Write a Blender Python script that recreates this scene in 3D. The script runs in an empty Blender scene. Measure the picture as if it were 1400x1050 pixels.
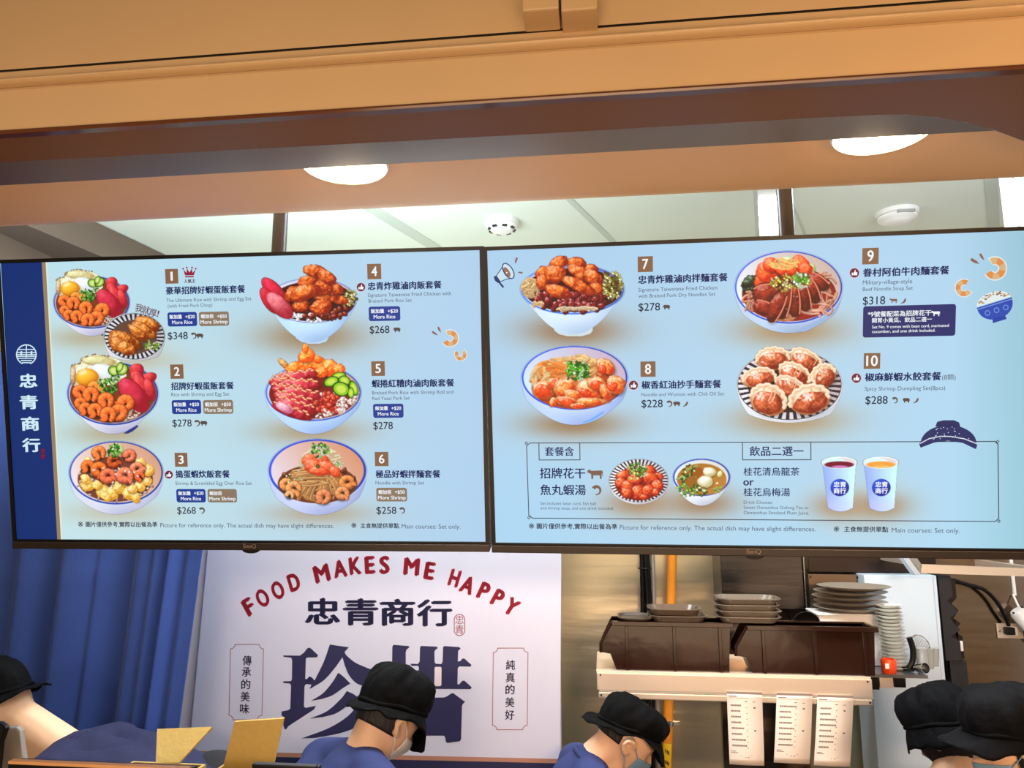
import bpy, bmesh, math, random
import numpy as np
from mathutils import Vector, Matrix
from mathutils.geometry import delaunay_2d_cdt
D = bpy.data
SC = bpy.context.scene
COL = SC.collection
PI = math.pi
R = math.radians

# ---------------------------------------------------------------- camera, world, lights, exposure
CAM_Z, F_PX, YAW, PITCH = 1.82, 1030.0, R(6.8), R(9.5)
cam_data = D.cameras.new('camera'); cam = D.objects.new('camera', cam_data); COL.objects.link(cam)
cam_data.sensor_fit = 'HORIZONTAL'; cam_data.sensor_width = 36.0; cam_data.lens = 36.0 * F_PX / 1400.0
cam_data.clip_start = 0.02; cam_data.clip_end = 60
cam.location = (0, 0, CAM_Z); cam.rotation_euler = (PI / 2 + PITCH, 0, YAW)
SC.camera = cam
SC.view_settings.view_transform = 'Standard'; SC.view_settings.look = 'None'
SC.view_settings.gamma = 1.0; SC.view_settings.exposure = 0.0; SC.view_settings.use_curve_mapping = False
w = D.worlds.new('world'); SC.world = w; w.use_nodes = True
# added hall gradient: warm fill below, bright eye-height band for the steel, dimmer above
_n = w.node_tree.nodes; _l = w.node_tree.links
_tcw = _n.new('ShaderNodeTexCoord'); _sx = _n.new('ShaderNodeSeparateXYZ'); _mr = _n.new('ShaderNodeMapRange'); _cr = _n.new('ShaderNodeValToRGB')
_mr.inputs['From Min'].default_value = -1; _mr.inputs['From Max'].default_value = 1
_l.new(_tcw.outputs['Generated'], _sx.inputs[0]); _l.new(_sx.outputs['Z'], _mr.inputs['Value']); _l.new(_mr.outputs['Result'], _cr.inputs['Fac'])
_e = _cr.color_ramp.elements
_e[0].position = 0.0; _e[0].color = (.62, .33, .12, 1); _e[1].position = 1.0; _e[1].color = (.30, .24, .18, 1)
for _p, _c in ((.40, (.80, .45, .18, 1)), (.46, (1.5, 1.25, .95, 1)), (.50, (2.4, 2.1, 1.6, 1)), (.56, (1.5, 1.3, 1.0, 1)), (.64, (.5, .42, .33, 1)), (.78, (.34, .27, .2, 1))):
    _q = _e.new(_p); _q.color = _c
_l.new(_cr.outputs['Color'], _n['Background'].inputs['Color'])
_n['Background'].inputs[1].default_value = 0.34

def area(name, loc, target, size, size_y, power, color, spread=180):
    l = D.lights.new(name, 'AREA'); l.shape = 'RECTANGLE'; l.size = size; l.size_y = size_y
    l.energy = power; l.color = color; l.spread = R(spread)
    o = D.objects.new(name, l); COL.objects.link(o); o.location = loc
    d = Vector(target) - Vector(loc); o.rotation_euler = d.to_track_quat('-Z', 'Y').to_euler()
    return o
# warm ceiling spots of the hall on the customers' side
area('hall_lamp', (-0.7, -1.7, 3.5), (0.0, 1.05, 2.45), 1.6, 0.5, 5.5, (1.0, 0.64, 0.30))
area('hall_lamp', (1.2, -1.4, 2.25), (0.85, 3.0, 1.25), 1.1, 0.3, 11, (1.0, 0.60, 0.34), 56)
area('hall_lamp', (-0.9, -1.5, 2.25), (-0.5, 2.8, 1.2), 1.3, 0.3, 5.6, (1.0, 0.74, 0.6), 56)
area('bounce_fill', (0.2, -0.9, 0.75), (0.0, 1.4, 2.48), 2.6, 1.0, 15, (1.0, 0.68, 0.42), 90)   # added soffit fill standing in for bounce off the hall floor
# neutral ceiling lamps of the kitchen, behind the screens
area('kitchen_lamp', (-0.55, 2.35, 3.10), (-0.55, 2.55, 1.0), 1.6, 0.25, 52, (0.92, 0.96, 1.0))
area('kitchen_lamp', (1.0, 2.55, 3.10), (1.0, 2.8, 1.0), 1.4, 0.25, 50, (0.92, 0.97, 1.0))
# added unseen upward lights behind the screens, to brighten the kitchen ceiling
area('ceiling_fill', (-1.25, 2.25, 2.30), (-1.4, 2.9, 3.2), 1.5, 0.2, 40.0, (0.86, 1.0, 0.99))
area('ceiling_fill', (0.9, 2.25, 2.30), (0.9, 2.9, 3.2), 1.6, 0.2, 4.0, (0.86, 1.0, 0.99))

# ---------------------------------------------------------------- picture coordinates -> rays
_cp, _sp, _cy, _sy = math.cos(PITCH), math.sin(PITCH), math.cos(YAW), math.sin(YAW)
FW = np.array([-_sy * _cp, _cy * _cp, _sp]); RT = np.array([_cy, _sy, 0.0]); UP = np.cross(RT, FW)
CAM = np.array([0, 0, CAM_Z])
def ray(px, py):
    return RT * (px - 700.0) / F_PX - UP * (py - 525.0) / F_PX + FW
def P(px, py, y):            # the point of the picture on the upright plane at distance y
    d = ray(px, py); return Vector(CAM + d * (y / d[1]))
def PZ(px, py, z):           # ... on the level plane at height z
    d = ray(px, py); return Vector(CAM + d * ((z - CAM_Z) / d[2]))

# ---------------------------------------------------------------- materials
def srgb(c):
    c = np.asarray(c, float) / 255.0
    return np.where(c <= 0.04045, c / 12.92, ((c + 0.055) / 1.055) ** 2.4)
def lin(c): return tuple(float(v) for v in srgb(c)) + (1.0,)
_mats = {}
def mat(name, col, rough=.5, metal=0., bump=0., scale=20., var=0., stretch=(1, 1, 1), spec=.5, emit=0., alpha=1., trans=0., coat=0., sheen=0.):
    if name in _mats: return _mats[name]
    m = D.materials.new(name); m.use_nodes = True; nt = m.node_tree; b = nt.nodes['Principled BSDF']
    c = lin(col)
    b.inputs['Base Color'].default_value = c; b.inputs['Roughness'].default_value = rough; b.inputs['Metallic'].default_value = metal
    b.inputs['Specular IOR Level'].default_value = spec
    if coat: b.inputs['Coat Weight'].default_value = coat; b.inputs['Coat Roughness'].default_value = .15
    if sheen: b.inputs['Sheen Weight'].default_value = sheen
    if emit: b.inputs['Emission Color'].default_value = c; b.inputs['Emission Strength'].default_value = emit
    if trans: b.inputs['Transmission Weight'].default_value = trans
    if alpha < 1: b.inputs['Alpha'].default_value = alpha
    if bump or var:
        tc = nt.nodes.new('ShaderNodeTexCoord'); mp = nt.nodes.new('ShaderNodeMapping'); ns = nt.nodes.new('ShaderNodeTexNoise')
        mp.inputs['Scale'].default_value = stretch; ns.inputs['Scale'].default_value = scale; ns.inputs['Detail'].default_value = 4
        nt.links.new(tc.outputs['Object'], mp.inputs['Vector']); nt.links.new(mp.outputs['Vector'], ns.inputs['Vector'])
        if bump:
            bp = nt.nodes.new('ShaderNodeBump'); bp.inputs['Strength'].default_value = bump; bp.inputs['Distance'].default_value = .02
            nt.links.new(ns.outputs['Fac'], bp.inputs['Height']); nt.links.new(bp.outputs['Normal'], b.inputs['Normal'])
        if var:
            mx = nt.nodes.new('ShaderNodeMix'); mx.data_type = 'RGBA'
            mx.inputs[6].default_value = tuple(v * (1 - var) for v in c[:3]) + (1,); mx.inputs[7].default_value = tuple(min(1, v * (1 + var)) for v in c[:3]) + (1,)
            nt.links.new(ns.outputs['Fac'], mx.inputs[0]); nt.links.new(mx.outputs[2], b.inputs['Base Color'])
    _mats[name] = m; return m
def ink_material(name, emission):
    """colours come from the mesh's own colour attribute: a lit screen (emission) or printed ink"""
    m = D.materials.new(name); m.use_nodes = True; nt = m.node_tree; b = nt.nodes['Principled BSDF']
    a = nt.nodes.new('ShaderNodeAttribute'); a.attribute_name = 'Col'
    if emission:
        b.inputs['Base Color'].default_value = (.01, .01, .012, 1); b.inputs['Roughness'].default_value = .45
        b.inputs['Specular IOR Level'].default_value = .15
        nt.links.new(a.outputs['Color'], b.inputs['Emission Color']); b.inputs['Emission Strength'].default_value = 1.0
    else:
        nt.links.new(a.outputs['Color'], b.inputs['Base Color']); b.inputs['Roughness'].default_value = .6
    return m
SCREEN = ink_material('lit_screen', True)
INK = ink_material('printed_ink', False)

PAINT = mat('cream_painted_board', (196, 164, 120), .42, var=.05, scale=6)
UNDER = mat('shaded_fascia_board', (118, 70, 8), .5, var=.05, scale=6)  # cream fascia paint with the underside's shade put into the colour
SOFFIT = mat('warm_lit_soffit', (240, 186, 130), .5, var=.03, scale=4)  # same cream paint, warm light put into its colour
GLOSSB = mat('glossy_brown_edge', (92, 50, 26), .15)
CEILW = mat('white_ceiling_board', (226, 236, 230), .6, var=.02, scale=3)
CEILJ = mat('ceiling_joint_strip', (196, 206, 200), .6)
WALLW = mat('white_wall_paint', (232, 228, 232), .6, var=.02, scale=5)
FLOOR = mat('grey_floor_tile', (120, 112, 104), .5, var=.15, scale=8)
STEEL = mat('brushed_stainless', (208, 200, 174), .34, 1.0, bump=.35, scale=1.6, var=.12, stretch=(.35, .35, 3.4))
STEELW = mat('wavy_stainless', (150, 132, 116), .14, 1.0, bump=.45, scale=.8, var=.03, stretch=(.5, .5, 3.0))
DSTEEL = mat('dark_stainless', (74, 71, 71), .3, 1.0, bump=.2, scale=3, stretch=(.3, .3, 3))
ALU = mat('satin_aluminium', (218, 203, 186), .38, .55)
CHROME = mat('polished_metal', (214, 214, 214), .12, 1.0)
BLACKP = mat('black_plastic', (9, 8, 8), .38, spec=.28)
CHIN = mat('dark_brown_bezel', (30, 20, 17), .38, spec=.5)
SILVER = mat('bezel_lettering', (150, 132, 120), .5)
BROWNP = mat('dark_brown_plastic', (44, 25, 18), .12, bump=.16, scale=3.5, spec=.42)
WHITEP = mat('white_plastic', (236, 238, 240), .4)
BLUEWH = mat('pale_blue_white_enamel', (206, 224, 240), .3, var=.03, scale=3)
CERAM = mat('white_ceramic', (222, 226, 220), .2)
TRAYP = mat('grey_clear_plastic', (112, 102, 90), .18, spec=.7)
CLEARP = mat('frosted_clear_plastic', (206, 214, 216), .15, spec=.7, trans=.35)
ORANGE = mat('orange_plastic', (232, 76, 26), .35)
PIPEO = mat('orange_pipe_paint', (226, 138, 36), .4, var=.06, scale=12)
YELLOW = mat('yellow_label', (246, 206, 30), .5)
CARD = mat('corrugated_cardboard', (198, 168, 94), .8, bump=.12, scale=60, var=.08, stretch=(1, 1, 1))
WOODE = mat('wood_toned_edge', (214, 156, 96), .5, var=.12, scale=14, stretch=(.3, 4, 4))
PAPER = mat('receipt_paper', (244, 232, 220), .7)
BANNER = mat('banner_vinyl', (206, 209, 230), .5, var=.02, scale=3)
CLOTHB = mat('blue_curtain_cloth', (44, 74, 152), .8, bump=.06, scale=180, var=.08, sheen=.15)
HATC = mat('black_cotton', (5, 5, 6), .8, bump=.45, scale=20, spec=.10)
HATN = mat('dark_navy_cotton', (7, 8, 13), .75, bump=.45, scale=20, spec=.13)
SHIRT = mat('navy_shirt_cotton', (36, 48, 100), .85, bump=.15, scale=24)
SHIRTD = mat('dark_navy_shirt', (24, 28, 66), .85, bump=.15, scale=24)
TROUSER = mat('black_trousers', (22, 22, 26), .85)
SKIN = mat('skin', (236, 192, 156), .5, var=.05, scale=30)
HAIR = mat('dark_hair', (24, 18, 16), .6, bump=.4, scale=120, stretch=(1, 1, .2))
MASKW = mat('white_face_mask', (226, 220, 216), .75, bump=.1, scale=60)
MASKB = mat('light_blue_face_mask', (122, 162, 190), .75, bump=.15, scale=50)
LAMPM = mat('warm_lamp_diffuser', (255, 226, 178), .5, emit=28.0)
LIGHTBOX = mat('white_light_panel', (246, 250, 255), .5, emit=3.2)

# ---------------------------------------------------------------- builders
def new_obj(name, me, m, parent=None):
    if m is not None: me.materials.append(m)
    o = D.objects.new(name, me); COL.objects.link(o)
    if parent is not None:
        o.parent = parent; o.matrix_parent_inverse = parent.matrix_basis.inverted()
    return o
def obj(name, bm, m, parent=None, smooth=False):
    bmesh.ops.recalc_face_normals(bm, faces=bm.faces)
    me = D.meshes.new(name); bm.to_mesh(me); bm.free()
    if smooth:
        for p in me.polygons: p.use_smooth = True
        try: me.set_sharp_from_angle(angle=R(40))
        except Exception: pass
    return new_obj(name, me, m, parent)
def thing(name, label, cat, loc=(0, 0, 0), group=None):
    o = D.objects.new(name, None); COL.objects.link(o); o.location = loc; o.empty_display_size = .05
    return tag(o, label, cat, group)
def tag(o, label, cat, group=None, kind=None):
    o['label'] = label; o['category'] = cat
    if group: o['group'] = group
    if kind: o['kind'] = kind
    return o
def struct(o):
    o['kind'] = 'structure'; return o
def B(): return bmesh.new()
def box(bm, lo, hi, M=None, bev=0.):
    lo = Vector(lo); hi = Vector(hi); c = (lo + hi) / 2; s = hi - lo
    r = bmesh.ops.create_cube(bm, size=1.0, matrix=Matrix.Translation(c) @ Matrix.Diagonal((abs(s.x), abs(s.y), abs(s.z), 1)))
    vs = r['verts']
    if bev:
        es = list({e for v in vs for e in v.link_edges})
        rb = bmesh.ops.bevel(bm, geom=es, offset=bev, segments=2, affect='EDGES', profile=.6); vs = list({v for f in rb['faces'] for v in f.verts} | {v for v in vs if v.is_valid})
    if M is not None: bmesh.ops.transform(bm, matrix=M, verts=[v for v in vs if v.is_valid])
    return vs
def slab(bm, pts, thick, off=None):
    """flat polygon pts (3-D) given thickness along off (unit vector)"""
    pts = [Vector(p) for p in pts]; n = Vector(off) * thick
    a = [bm.verts.new(p) for p in pts]; b = [bm.verts.new(p + n) for p in pts]
    bm.faces.new(a); bm.faces.new(b[::-1]); k = len(pts)
    for i in range(k): bm.faces.new((a[i], b[i], b[(i + 1) % k], a[(i + 1) % k]))
def tube(bm, pts, r, seg=12, cap=True):
    pts = [Vector(p) for p in pts]; rs = r if isinstance(r, (list, tuple)) else [r] * len(pts)
    rings = []; ref = Vector((0, 0, 1))
    for i, p in enumerate(pts):
        t = (pts[min(i + 1, len(pts) - 1)] - pts[max(i - 1, 0)]).normalized()
        if abs(t.dot(ref)) > .95: ref = Vector((1, 0, 0)) if abs(t.x) < .9 else Vector((0, 1, 0))
        u = t.cross(ref).normalized(); v = t.cross(u)
        ref = v if abs(t.dot(v)) < .9 else ref
        rings.append([bm.verts.new(p + (u * math.cos(2 * PI * k / seg) + v * math.sin(2 * PI * k / seg)) * rs[i]) for k in range(seg)])
        ref = u
    for a, b in zip(rings[:-1], rings[1:]):
        best = min(range(seg), key=lambda s: (a[0].co - b[s].co).length)
        for k in range(seg): bm.faces.new((a[k], a[(k + 1) % seg], b[(k + 1 + best) % seg], b[(k + best) % seg]))
    if cap: bm.faces.new(rings[0][::-1]); bm.faces.new(rings[-1])
def curve_pts(pts, n=16):
    """smooth curve through points (Catmull-Rom)"""
    p = [Vector(q) for q in pts]; p = [p[0] * 2 - p[1]] + p + [p[-1] * 2 - p[-2]]; out = []
    for i in range(1, len(p) - 2):
        for k in range(n):
            t = k / n; a, b, c, d = p[i - 1], p[i], p[i + 1], p[i + 2]
            out.append(.5 * ((2 * b) + (c - a) * t + (2 * a - 5 * b + 4 * c - d) * t * t + (3 * b - a - 3 * c + d) * t ** 3))
    return out + [p[-2]]
def lathe(bm, prof, seg=40, M=None, sx=1., sy=1.):
    """prof: (radius, height) pairs; a radius of 0 closes the end"""
    rings = []; new = []
    for r, z in prof:
        if r < 1e-6: v = bm.verts.new((0, 0, z)); rings.append([v]); new.append(v)
        else:
            q = [bm.verts.new((r * math.cos(2 * PI * k / seg) * sx, r * math.sin(2 * PI * k / seg) * sy, z)) for k in range(seg)]; rings.append(q); new += q
    for a, b in zip(rings[:-1], rings[1:]):
        for k in range(seg):
            k2 = (k + 1) % seg
            if len(a) == 1 and len(b) == 1: continue
            if len(a) == 1: bm.faces.new((a[0], b[k], b[k2]))
            elif len(b) == 1: bm.faces.new((a[k], b[0], a[k2]))
            else: bm.faces.new((a[k], b[k], b[k2], a[k2]))
    if M is not None: bmesh.ops.transform(bm, matrix=M, verts=new)
def copy_tree(o, offset, parent=None):
    c = o.copy(); COL.objects.link(c)
    if parent is not None: c.parent = parent; c.matrix_parent_inverse = o.matrix_parent_inverse.copy()
    else: c.location = Vector(o.location) + Vector(offset)
    for ch in list(o.children): copy_tree(ch, offset, c)
    return c

# ---------------------------------------------------------------- lettering (flat meshes cut from the built-in font)
_tc = D.curves.new('lettering', 'FONT'); _to = D.objects.new('lettering', _tc); COL.objects.link(_to)
_tcache = {}
def glyphs(s, bold=0.0, spacing=1.0):
    key = (s, bold, spacing)
    if key in _tcache: return _tcache[key]
    _tc.body = s; _tc.space_character = spacing; _tc.resolution_u = 3 if len(s) > 6 else 5
    dg = bpy.context.evaluated_depsgraph_get(); dg.update()
    me = D.meshes.new_from_object(_to.evaluated_get(dg))
    v = np.array([p.co[:2] for p in me.vertices]).reshape(-1, 2); f = [tuple(p.vertices) for p in me.polygons]
    D.meshes.remove(me)
    if bold and len(v):      # heavier strokes: the same outline laid over itself with small shifts
        n = len(v); V = [v]; F = list(f)
        for k, (dx, dy) in enumerate(((1, 0), (-1, 0), (.4, .6), (-.4, -.6))):
            V.append(v + np.array((dx, dy)) * bold * 1.1); F += [tuple(i + n * (k + 1) for i in q) for q in f]
        v = np.concatenate(V); f = F
    _tcache[key] = (v, f); return v, f
class Flat:
    """a set of flat coloured shapes lying on one surface; map2d turns layout points into 3-D points"""
    def __init__(s, to3d): s.to3d = to3d; s.v = []; s.f = []; s.c = []
    def add(s, pts, faces, col, lay=0):
        n = len(s.v); q = s.to3d(np.asarray(pts, float), lay)
        s.v += [tuple(p) for p in q]; s.f += [tuple(i + n for i in f) for f in faces]
        col = np.asarray(col, float)
        s.c += [tuple(col)] * len(q) if col.ndim == 1 else [tuple(c) for c in col]
    def poly(s, pts, col, lay=0):
        sc_ = 1000.0 / max(1e-9, max(abs(c) for p in pts for c in p[:2])); P2 = [Vector((p[0] * sc_, p[1] * sc_)) for p in pts]; n = len(P2)
        v, _, f, *_r = delaunay_2d_cdt(P2, [(i, (i + 1) % n) for i in range(n)], [], 1, 1e-5)
        s.add([(q.x / sc_, q.y / sc_) for q in v], [tuple(q) for q in f], col, lay)
    def rect(s, x0, y0, x1, y1, col, lay=0, r=0):
        if r <= 0: return s.poly([(x0, y0), (x1, y0), (x1, y1), (x0, y1)], col, lay)
        pts = []
        for cx, cy, a in ((x1 - r, y0 + r, -90), (x1 - r, y1 - r, 0), (x0 + r, y1 - r, 90), (x0 + r, y0 + r, 180)):
            for k in range(5): pts.append((cx + r * math.cos(R(a + 22.5 * k)), cy + r * math.sin(R(a + 22.5 * k))))
        s.poly(pts, col, lay)
    def disc(s, cx, cy, rx, ry, col, lay=0, n=24):
        s.poly([(cx + rx * math.cos(2 * PI * k / n), cy + ry * math.sin(2 * PI * k / n)) for k in range(n)], col, lay)
    def line(s, pts, w, col, lay=0, closed=False):
        p = [np.array(q, float) for q in pts]
        if closed: p = p + [p[0]]
        for a, b in zip(p[:-1], p[1:]):
            d = b - a; L = np.hypot(*d)
            if L < 1e-9: continue
            d = d / L; n = np.array((-d[1], d[0])) * w / 2; e = d * w / 2
            s.add([a - e + n, b + e + n, b + e - n, a - e - n], [(0, 1, 2, 3)], col, lay)
    def text(s, t, x0, x1, yc, col, bold=.0, h=None, lay=1, rot=0., shear=0., spacing=1.0):
        v, f = glyphs(t, bold, spacing)
        if len(v) == 0: return
        a, b = v[:, 0].min(), v[:, 0].max(); sx = (x1 - x0) / (b - a)
        cjk = any(ord(c) > 0x2e80 for c in t); mid = .38 if cjk else .33
        if h is None: sy = sx
        else: sy = h / ((.93 if cjk else .72))
        x = (v[:, 0] - (a + b) / 2) * sx; y = -(v[:, 1] - mid) * sy
        x = x - y * shear; c, n = math.cos(R(rot)), math.sin(R(rot))
        s.add(np.stack([(x0 + x1) / 2 + x * c - y * n, yc + x * n + y * c], 1), f, col, lay)
    def build(s, name, m, parent=None):
        me = D.meshes.new(name); me.from_pydata(s.v, [], s.f); me.update()
        at = me.attributes.new('Col', 'FLOAT_COLOR', 'POINT')
        c = np.concatenate([srgb(np.array(s.c)), np.ones((len(s.c), 1))], 1).astype(np.float32)
        at.data.foreach_set('color', c.ravel())
        return new_obj(name, me, m, parent)

# ---------------------------------------------------------------- menu pictures: procedural painter on a fine grid
_rs = np.random.RandomState(7)
_NT = _rs.rand(128, 128)
def vnoise(x, y):
    xi = np.floor(x).astype(int); yi = np.floor(y).astype(int)
    fx = x - xi; fy = y - yi
    fx = fx * fx * (3 - 2 * fx); fy = fy * fy * (3 - 2 * fy)
    a = _NT[yi % 128, xi % 128]; b = _NT[yi % 128, (xi + 1) % 128]
    c = _NT[(yi + 1) % 128, xi % 128]; d = _NT[(yi + 1) % 128, (xi + 1) % 128]
    return (a * (1 - fx) + b * fx) * (1 - fy) + (c * (1 - fx) + d * fx) * fy
def fbm(x, y, o=3):
    s = 0; w = 1; t = 0
    for k in range(o):
        s = s + w * vnoise(x * 2 ** k + 17.3 * k, y * 2 ** k + 5.1 * k); t += w; w *= .55
    return s / t
def sst(a, b, x):
    t = np.clip((x - a) / (b - a), 0, 1); return t * t * (3 - 2 * t)
LV = np.array([-.42, -.62, .66])
class Pic:
    """picture in its own units: k units to one unit of the layout, origin (ox, oy)"""
    def __init__(s, k, ox, oy, w, h, S=1.5, bg=None):
        s.k, s.ox, s.oy = k, ox, oy
        nx = int(w / k * S) + 1; ny = int(h / k * S) + 1
        s.X, s.Y = np.meshgrid(np.arange(nx) * k / S, np.arange(ny) * k / S)
        s.aa = k / S * .75
        s.px = ox + s.X / k; s.py = oy + s.Y / k
        s.a = np.zeros_like(s.X); s.rgb = np.zeros(s.X.shape + (3,))
        s.rnd = random.Random(int(ox * 7 + oy))
    def box(s, x0, y0, x1, y1):
        xs = s.X[0]; ys = s.Y[:, 0]; m = 2 * s.aa
        i0, i1 = np.searchsorted(xs, [x0 - m, x1 + m]); j0, j1 = np.searchsorted(ys, [y0 - m, y1 + m])
        return (slice(j0, j1), slice(i0, i1))
    def put(s, sl, m, col, al=True):
        c = np.asarray(col, float)
        s.rgb[sl] = s.rgb[sl] * (1 - m[..., None]) + c * m[..., None]
        if al: s.a[sl] = np.maximum(s.a[sl], m) if False else s.a[sl] + m * (1 - s.a[sl])
    def mul(s, sl, m, f):
        s.rgb[sl] *= (1 - m[..., None] * (1 - f))
    def local(s, cx, cy, a, b, ang, g=1.15):
        r = max(a, b) * g
        sl = s.box(cx - r, cy - r, cx + r, cy + r)
        x = s.X[sl] - cx; y = s.Y[sl] - cy; c, n = math.cos(ang), math.sin(ang)
        return sl, x * c + y * n, -x * n + y * c
    def ell(s, cx, cy, a, b, ang, col, edge=None, ew=.15, al=True):
        ang = math.radians(ang); sl, u, v = s.local(cx, cy, a, b, ang)
        d = np.sqrt((u / a) ** 2 + (v / b) ** 2); aw = s.aa / min(a, b)
        m = 1 - sst(1 - aw, 1 + aw, d)
        c = np.asarray(col, float) * np.ones(d.shape + (3,))
        if edge is not None:
            e = sst(1 - ew - aw, 1 - ew + aw, d)[..., None]; c = c * (1 - e) + np.asarray(edge, float) * e
        s.put(sl, m, c, al)
    def shadow(s, cx, cy, a, b, ang, f=.55, al=False):
        ang = math.radians(ang); sl, u, v = s.local(cx, cy, a, b, ang)
        d = np.sqrt((u / a) ** 2 + (v / b) ** 2)
        s.mul(sl, (1 - sst(.45, 1, d)) * (s.a[sl] > .3), f)
    def blob(s, cx, cy, a, b, ang, dark, light, bump=.3, fr=8., edge=.12, spec=.25, var=.35, sh=True, aof=.5):
        if sh: s.shadow(cx + .06 * a, cy + .16 * b, a * 1.22, b * 1.22, ang, .45)
        an = math.radians(ang); sl, u, v = s.local(cx, cy, a, b, an, 1.3)
        X = s.X[sl] / max(a, b) * fr * .5 + cx * .13; Y = s.Y[sl] / max(a, b) * fr * .5 + cy * .17
        n1 = fbm(X, Y, 4)
        d = np.sqrt((u / a) ** 2 + (v / b) ** 2) + edge * (fbm(X * .7 + 9, Y * .7 + 3, 2) - .5) * 2
        aw = s.aa / min(a, b); m = 1 - sst(1 - aw, 1 + aw, d)
        e = .35
        gx = (fbm(X + e, Y, 4) - n1) / e; gy = (fbm(X, Y + e, 4) - n1) / e
        c, n = math.cos(an), math.sin(an)
        nu, nv = u / a, v / b; nz = np.sqrt(np.clip(1.05 - d * d, .02, 1))
        nx = (nu * c - nv * n) - bump * gx * 2.2; ny = (nu * n + nv * c) - bump * gy * 2.2
        l = np.sqrt(nx * nx + ny * ny + nz * nz)
        df = np.clip((nx * LV[0] + ny * LV[1] + nz * LV[2]) / l, 0, 1)
        t = np.clip(df * 1.05 + var * (n1 - .5) * 2, 0, 1) ** .9
        t = t * (1 - aof * sst(.6, 1.05, d))
        col = np.asarray(dark, float) * (1 - t[..., None]) + np.asarray(light, float) * t[..., None]
        sp = spec * sst(.86, .99, df + .16 * (n1 - .5))
        col = col * (1 - sp[..., None]) + 255 * sp[..., None]
        s.put(sl, m, col)
    def shrimp(s, cx, cy, r, start, span, col=(244, 112, 44), hi=(255, 196, 128), th=.6, sq=.95, seg=6):
        s.shadow(cx, cy + .1 * r, r * 1.25, r * 1.2, 0, .4)
        sl = s.box(cx - r * 1.1, cy - r * 1.1, cx + r * 1.1, cy + r * 1.1)
        x = (s.X[sl] - cx) / r; y = (s.Y[sl] - cy) / (r * sq)
        rr = np.sqrt(x * x + y * y); a = (np.degrees(np.arctan2(y, x)) - start) % 360
        f = a / span; t = th * (.95 - .38 * np.clip(f, 0, 1)); R0 = 1 - t
        inside = (f <= 1)
        e0 = np.hypot(x - R0 * math.cos(math.radians(start)), y - R0 * math.sin(math.radians(start)))
        c = (rr - (1 - th * .95 + (th * .95 - t) * 0 + 0)) / t
        c = (rr - (1 - t)) / t
        d = np.where(inside, np.abs(c), 9)
        cap = e0 / (th * .95); d = np.minimum(d, cap)
        en = math.radians(start + span); te = th * .5
        cap2 = np.hypot(x - (1 - te) * math.cos(en), y - (1 - te) * math.sin(en)) / te
        d = np.minimum(d, cap2)
        aw = s.aa / (r * th * .7); m = 1 - sst(1 - aw, 1 + aw, d)
        nz = np.sqrt(np.clip(1 - np.minimum(d, 1) ** 2, 0, 1))
        nx = c * x / np.maximum(rr, .1); ny = c * y / np.maximum(rr, .1)
        nx = np.where(inside, nx, 0); ny = np.where(inside, ny, 0)
        df = np.clip(nx * LV[0] + ny * LV[1] + nz * LV[2], 0, 1)
        st = .5 + .5 * np.cos(f * seg * 2 * np.pi)
        q = np.clip(df * .95 + .12, 0, 1)
        base = np.asarray(col, float)
        k = np.clip((q - .35) * 1.1, 0, 1)
        cc = base * (.55 + .56 * q)[..., None] * (1 - .45 * k[..., None]) + np.asarray(hi, float) * (.45 * k)[..., None]
        cc *= (1 - .13 * sst(.7, 1, st) * inside)[..., None]
        cc *= (1 - .42 * sst(.72, 1.05, d))[..., None]
        s.put(sl, m, np.clip(cc, 0, 255))
    def stroke(s, pts, w, dark, light, edge=.45):
        P = np.array(pts, float)
        if len(P) == 3:   # quadratic bezier
            t = np.linspace(0, 1, 14)[:, None]; P = (1 - t) ** 2 * P[0] + 2 * t * (1 - t) * P[1] + t * t * P[2]
        elif len(P) == 4:
            t = np.linspace(0, 1, 18)[:, None]
            P = (1 - t) ** 3 * P[0] + 3 * t * (1 - t) ** 2 * P[1] + 3 * t * t * (1 - t) * P[2] + t ** 3 * P[3]
        sl = s.box(P[:, 0].min() - w, P[:, 1].min() - w, P[:, 0].max() + w, P[:, 1].max() + w)
        x = s.X[sl]; y = s.Y[sl]; D = np.full(x.shape, 1e9); SD = np.zeros(x.shape)
        if x.size == 0: return
        for (ax, ay), (bx, by) in zip(P[:-1], P[1:]):
            dx, dy = bx - ax, by - ay; L = dx * dx + dy * dy + 1e-9
            t = np.clip(((x - ax) * dx + (y - ay) * dy) / L, 0, 1)
            ex = x - ax - t * dx; ey = y - ay - t * dy; d = np.hypot(ex, ey)
            u = d < D; D = np.where(u, d, D); SD = np.where(u, ey * .75 + ex * .4, SD)
        m = 1 - sst(w - s.aa, w + s.aa, D)
        t = np.clip(.62 - .55 * SD / w, 0, 1) * (1 - edge * sst(.5, 1, D / w))
        s.put(sl, m, np.asarray(dark, float) * (1 - t[..., None]) + np.asarray(light, float) * t[..., None])
    def poly(s, pts, col, al=True, soft=0):
        P = np.array(pts, float)
        sl = s.box(P[:, 0].min(), P[:, 1].min(), P[:, 0].max(), P[:, 1].max())
        acc = 0
        o = s.aa * .5
        for ox, oy in ((-o, -o), (o, -o), (-o, o), (o, o)):
            x = s.X[sl] + ox; y = s.Y[sl] + oy; c = np.zeros(x.shape, bool)
            for i in range(len(P)):
                x1, y1 = P[i]; x2, y2 = P[(i + 1) % len(P)]
                if y1 != y2:
                    c ^= ((y1 > y) != (y2 > y)) & (x < (x2 - x1) * (y - y1) / (y2 - y1) + x1)
            acc = acc + c / 4.
        if callable(col): col = col(s.X[sl], s.Y[sl])
        s.put(sl, acc, col * np.ones(acc.shape + (3,)) if np.ndim(col) == 1 else col, al)
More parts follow.
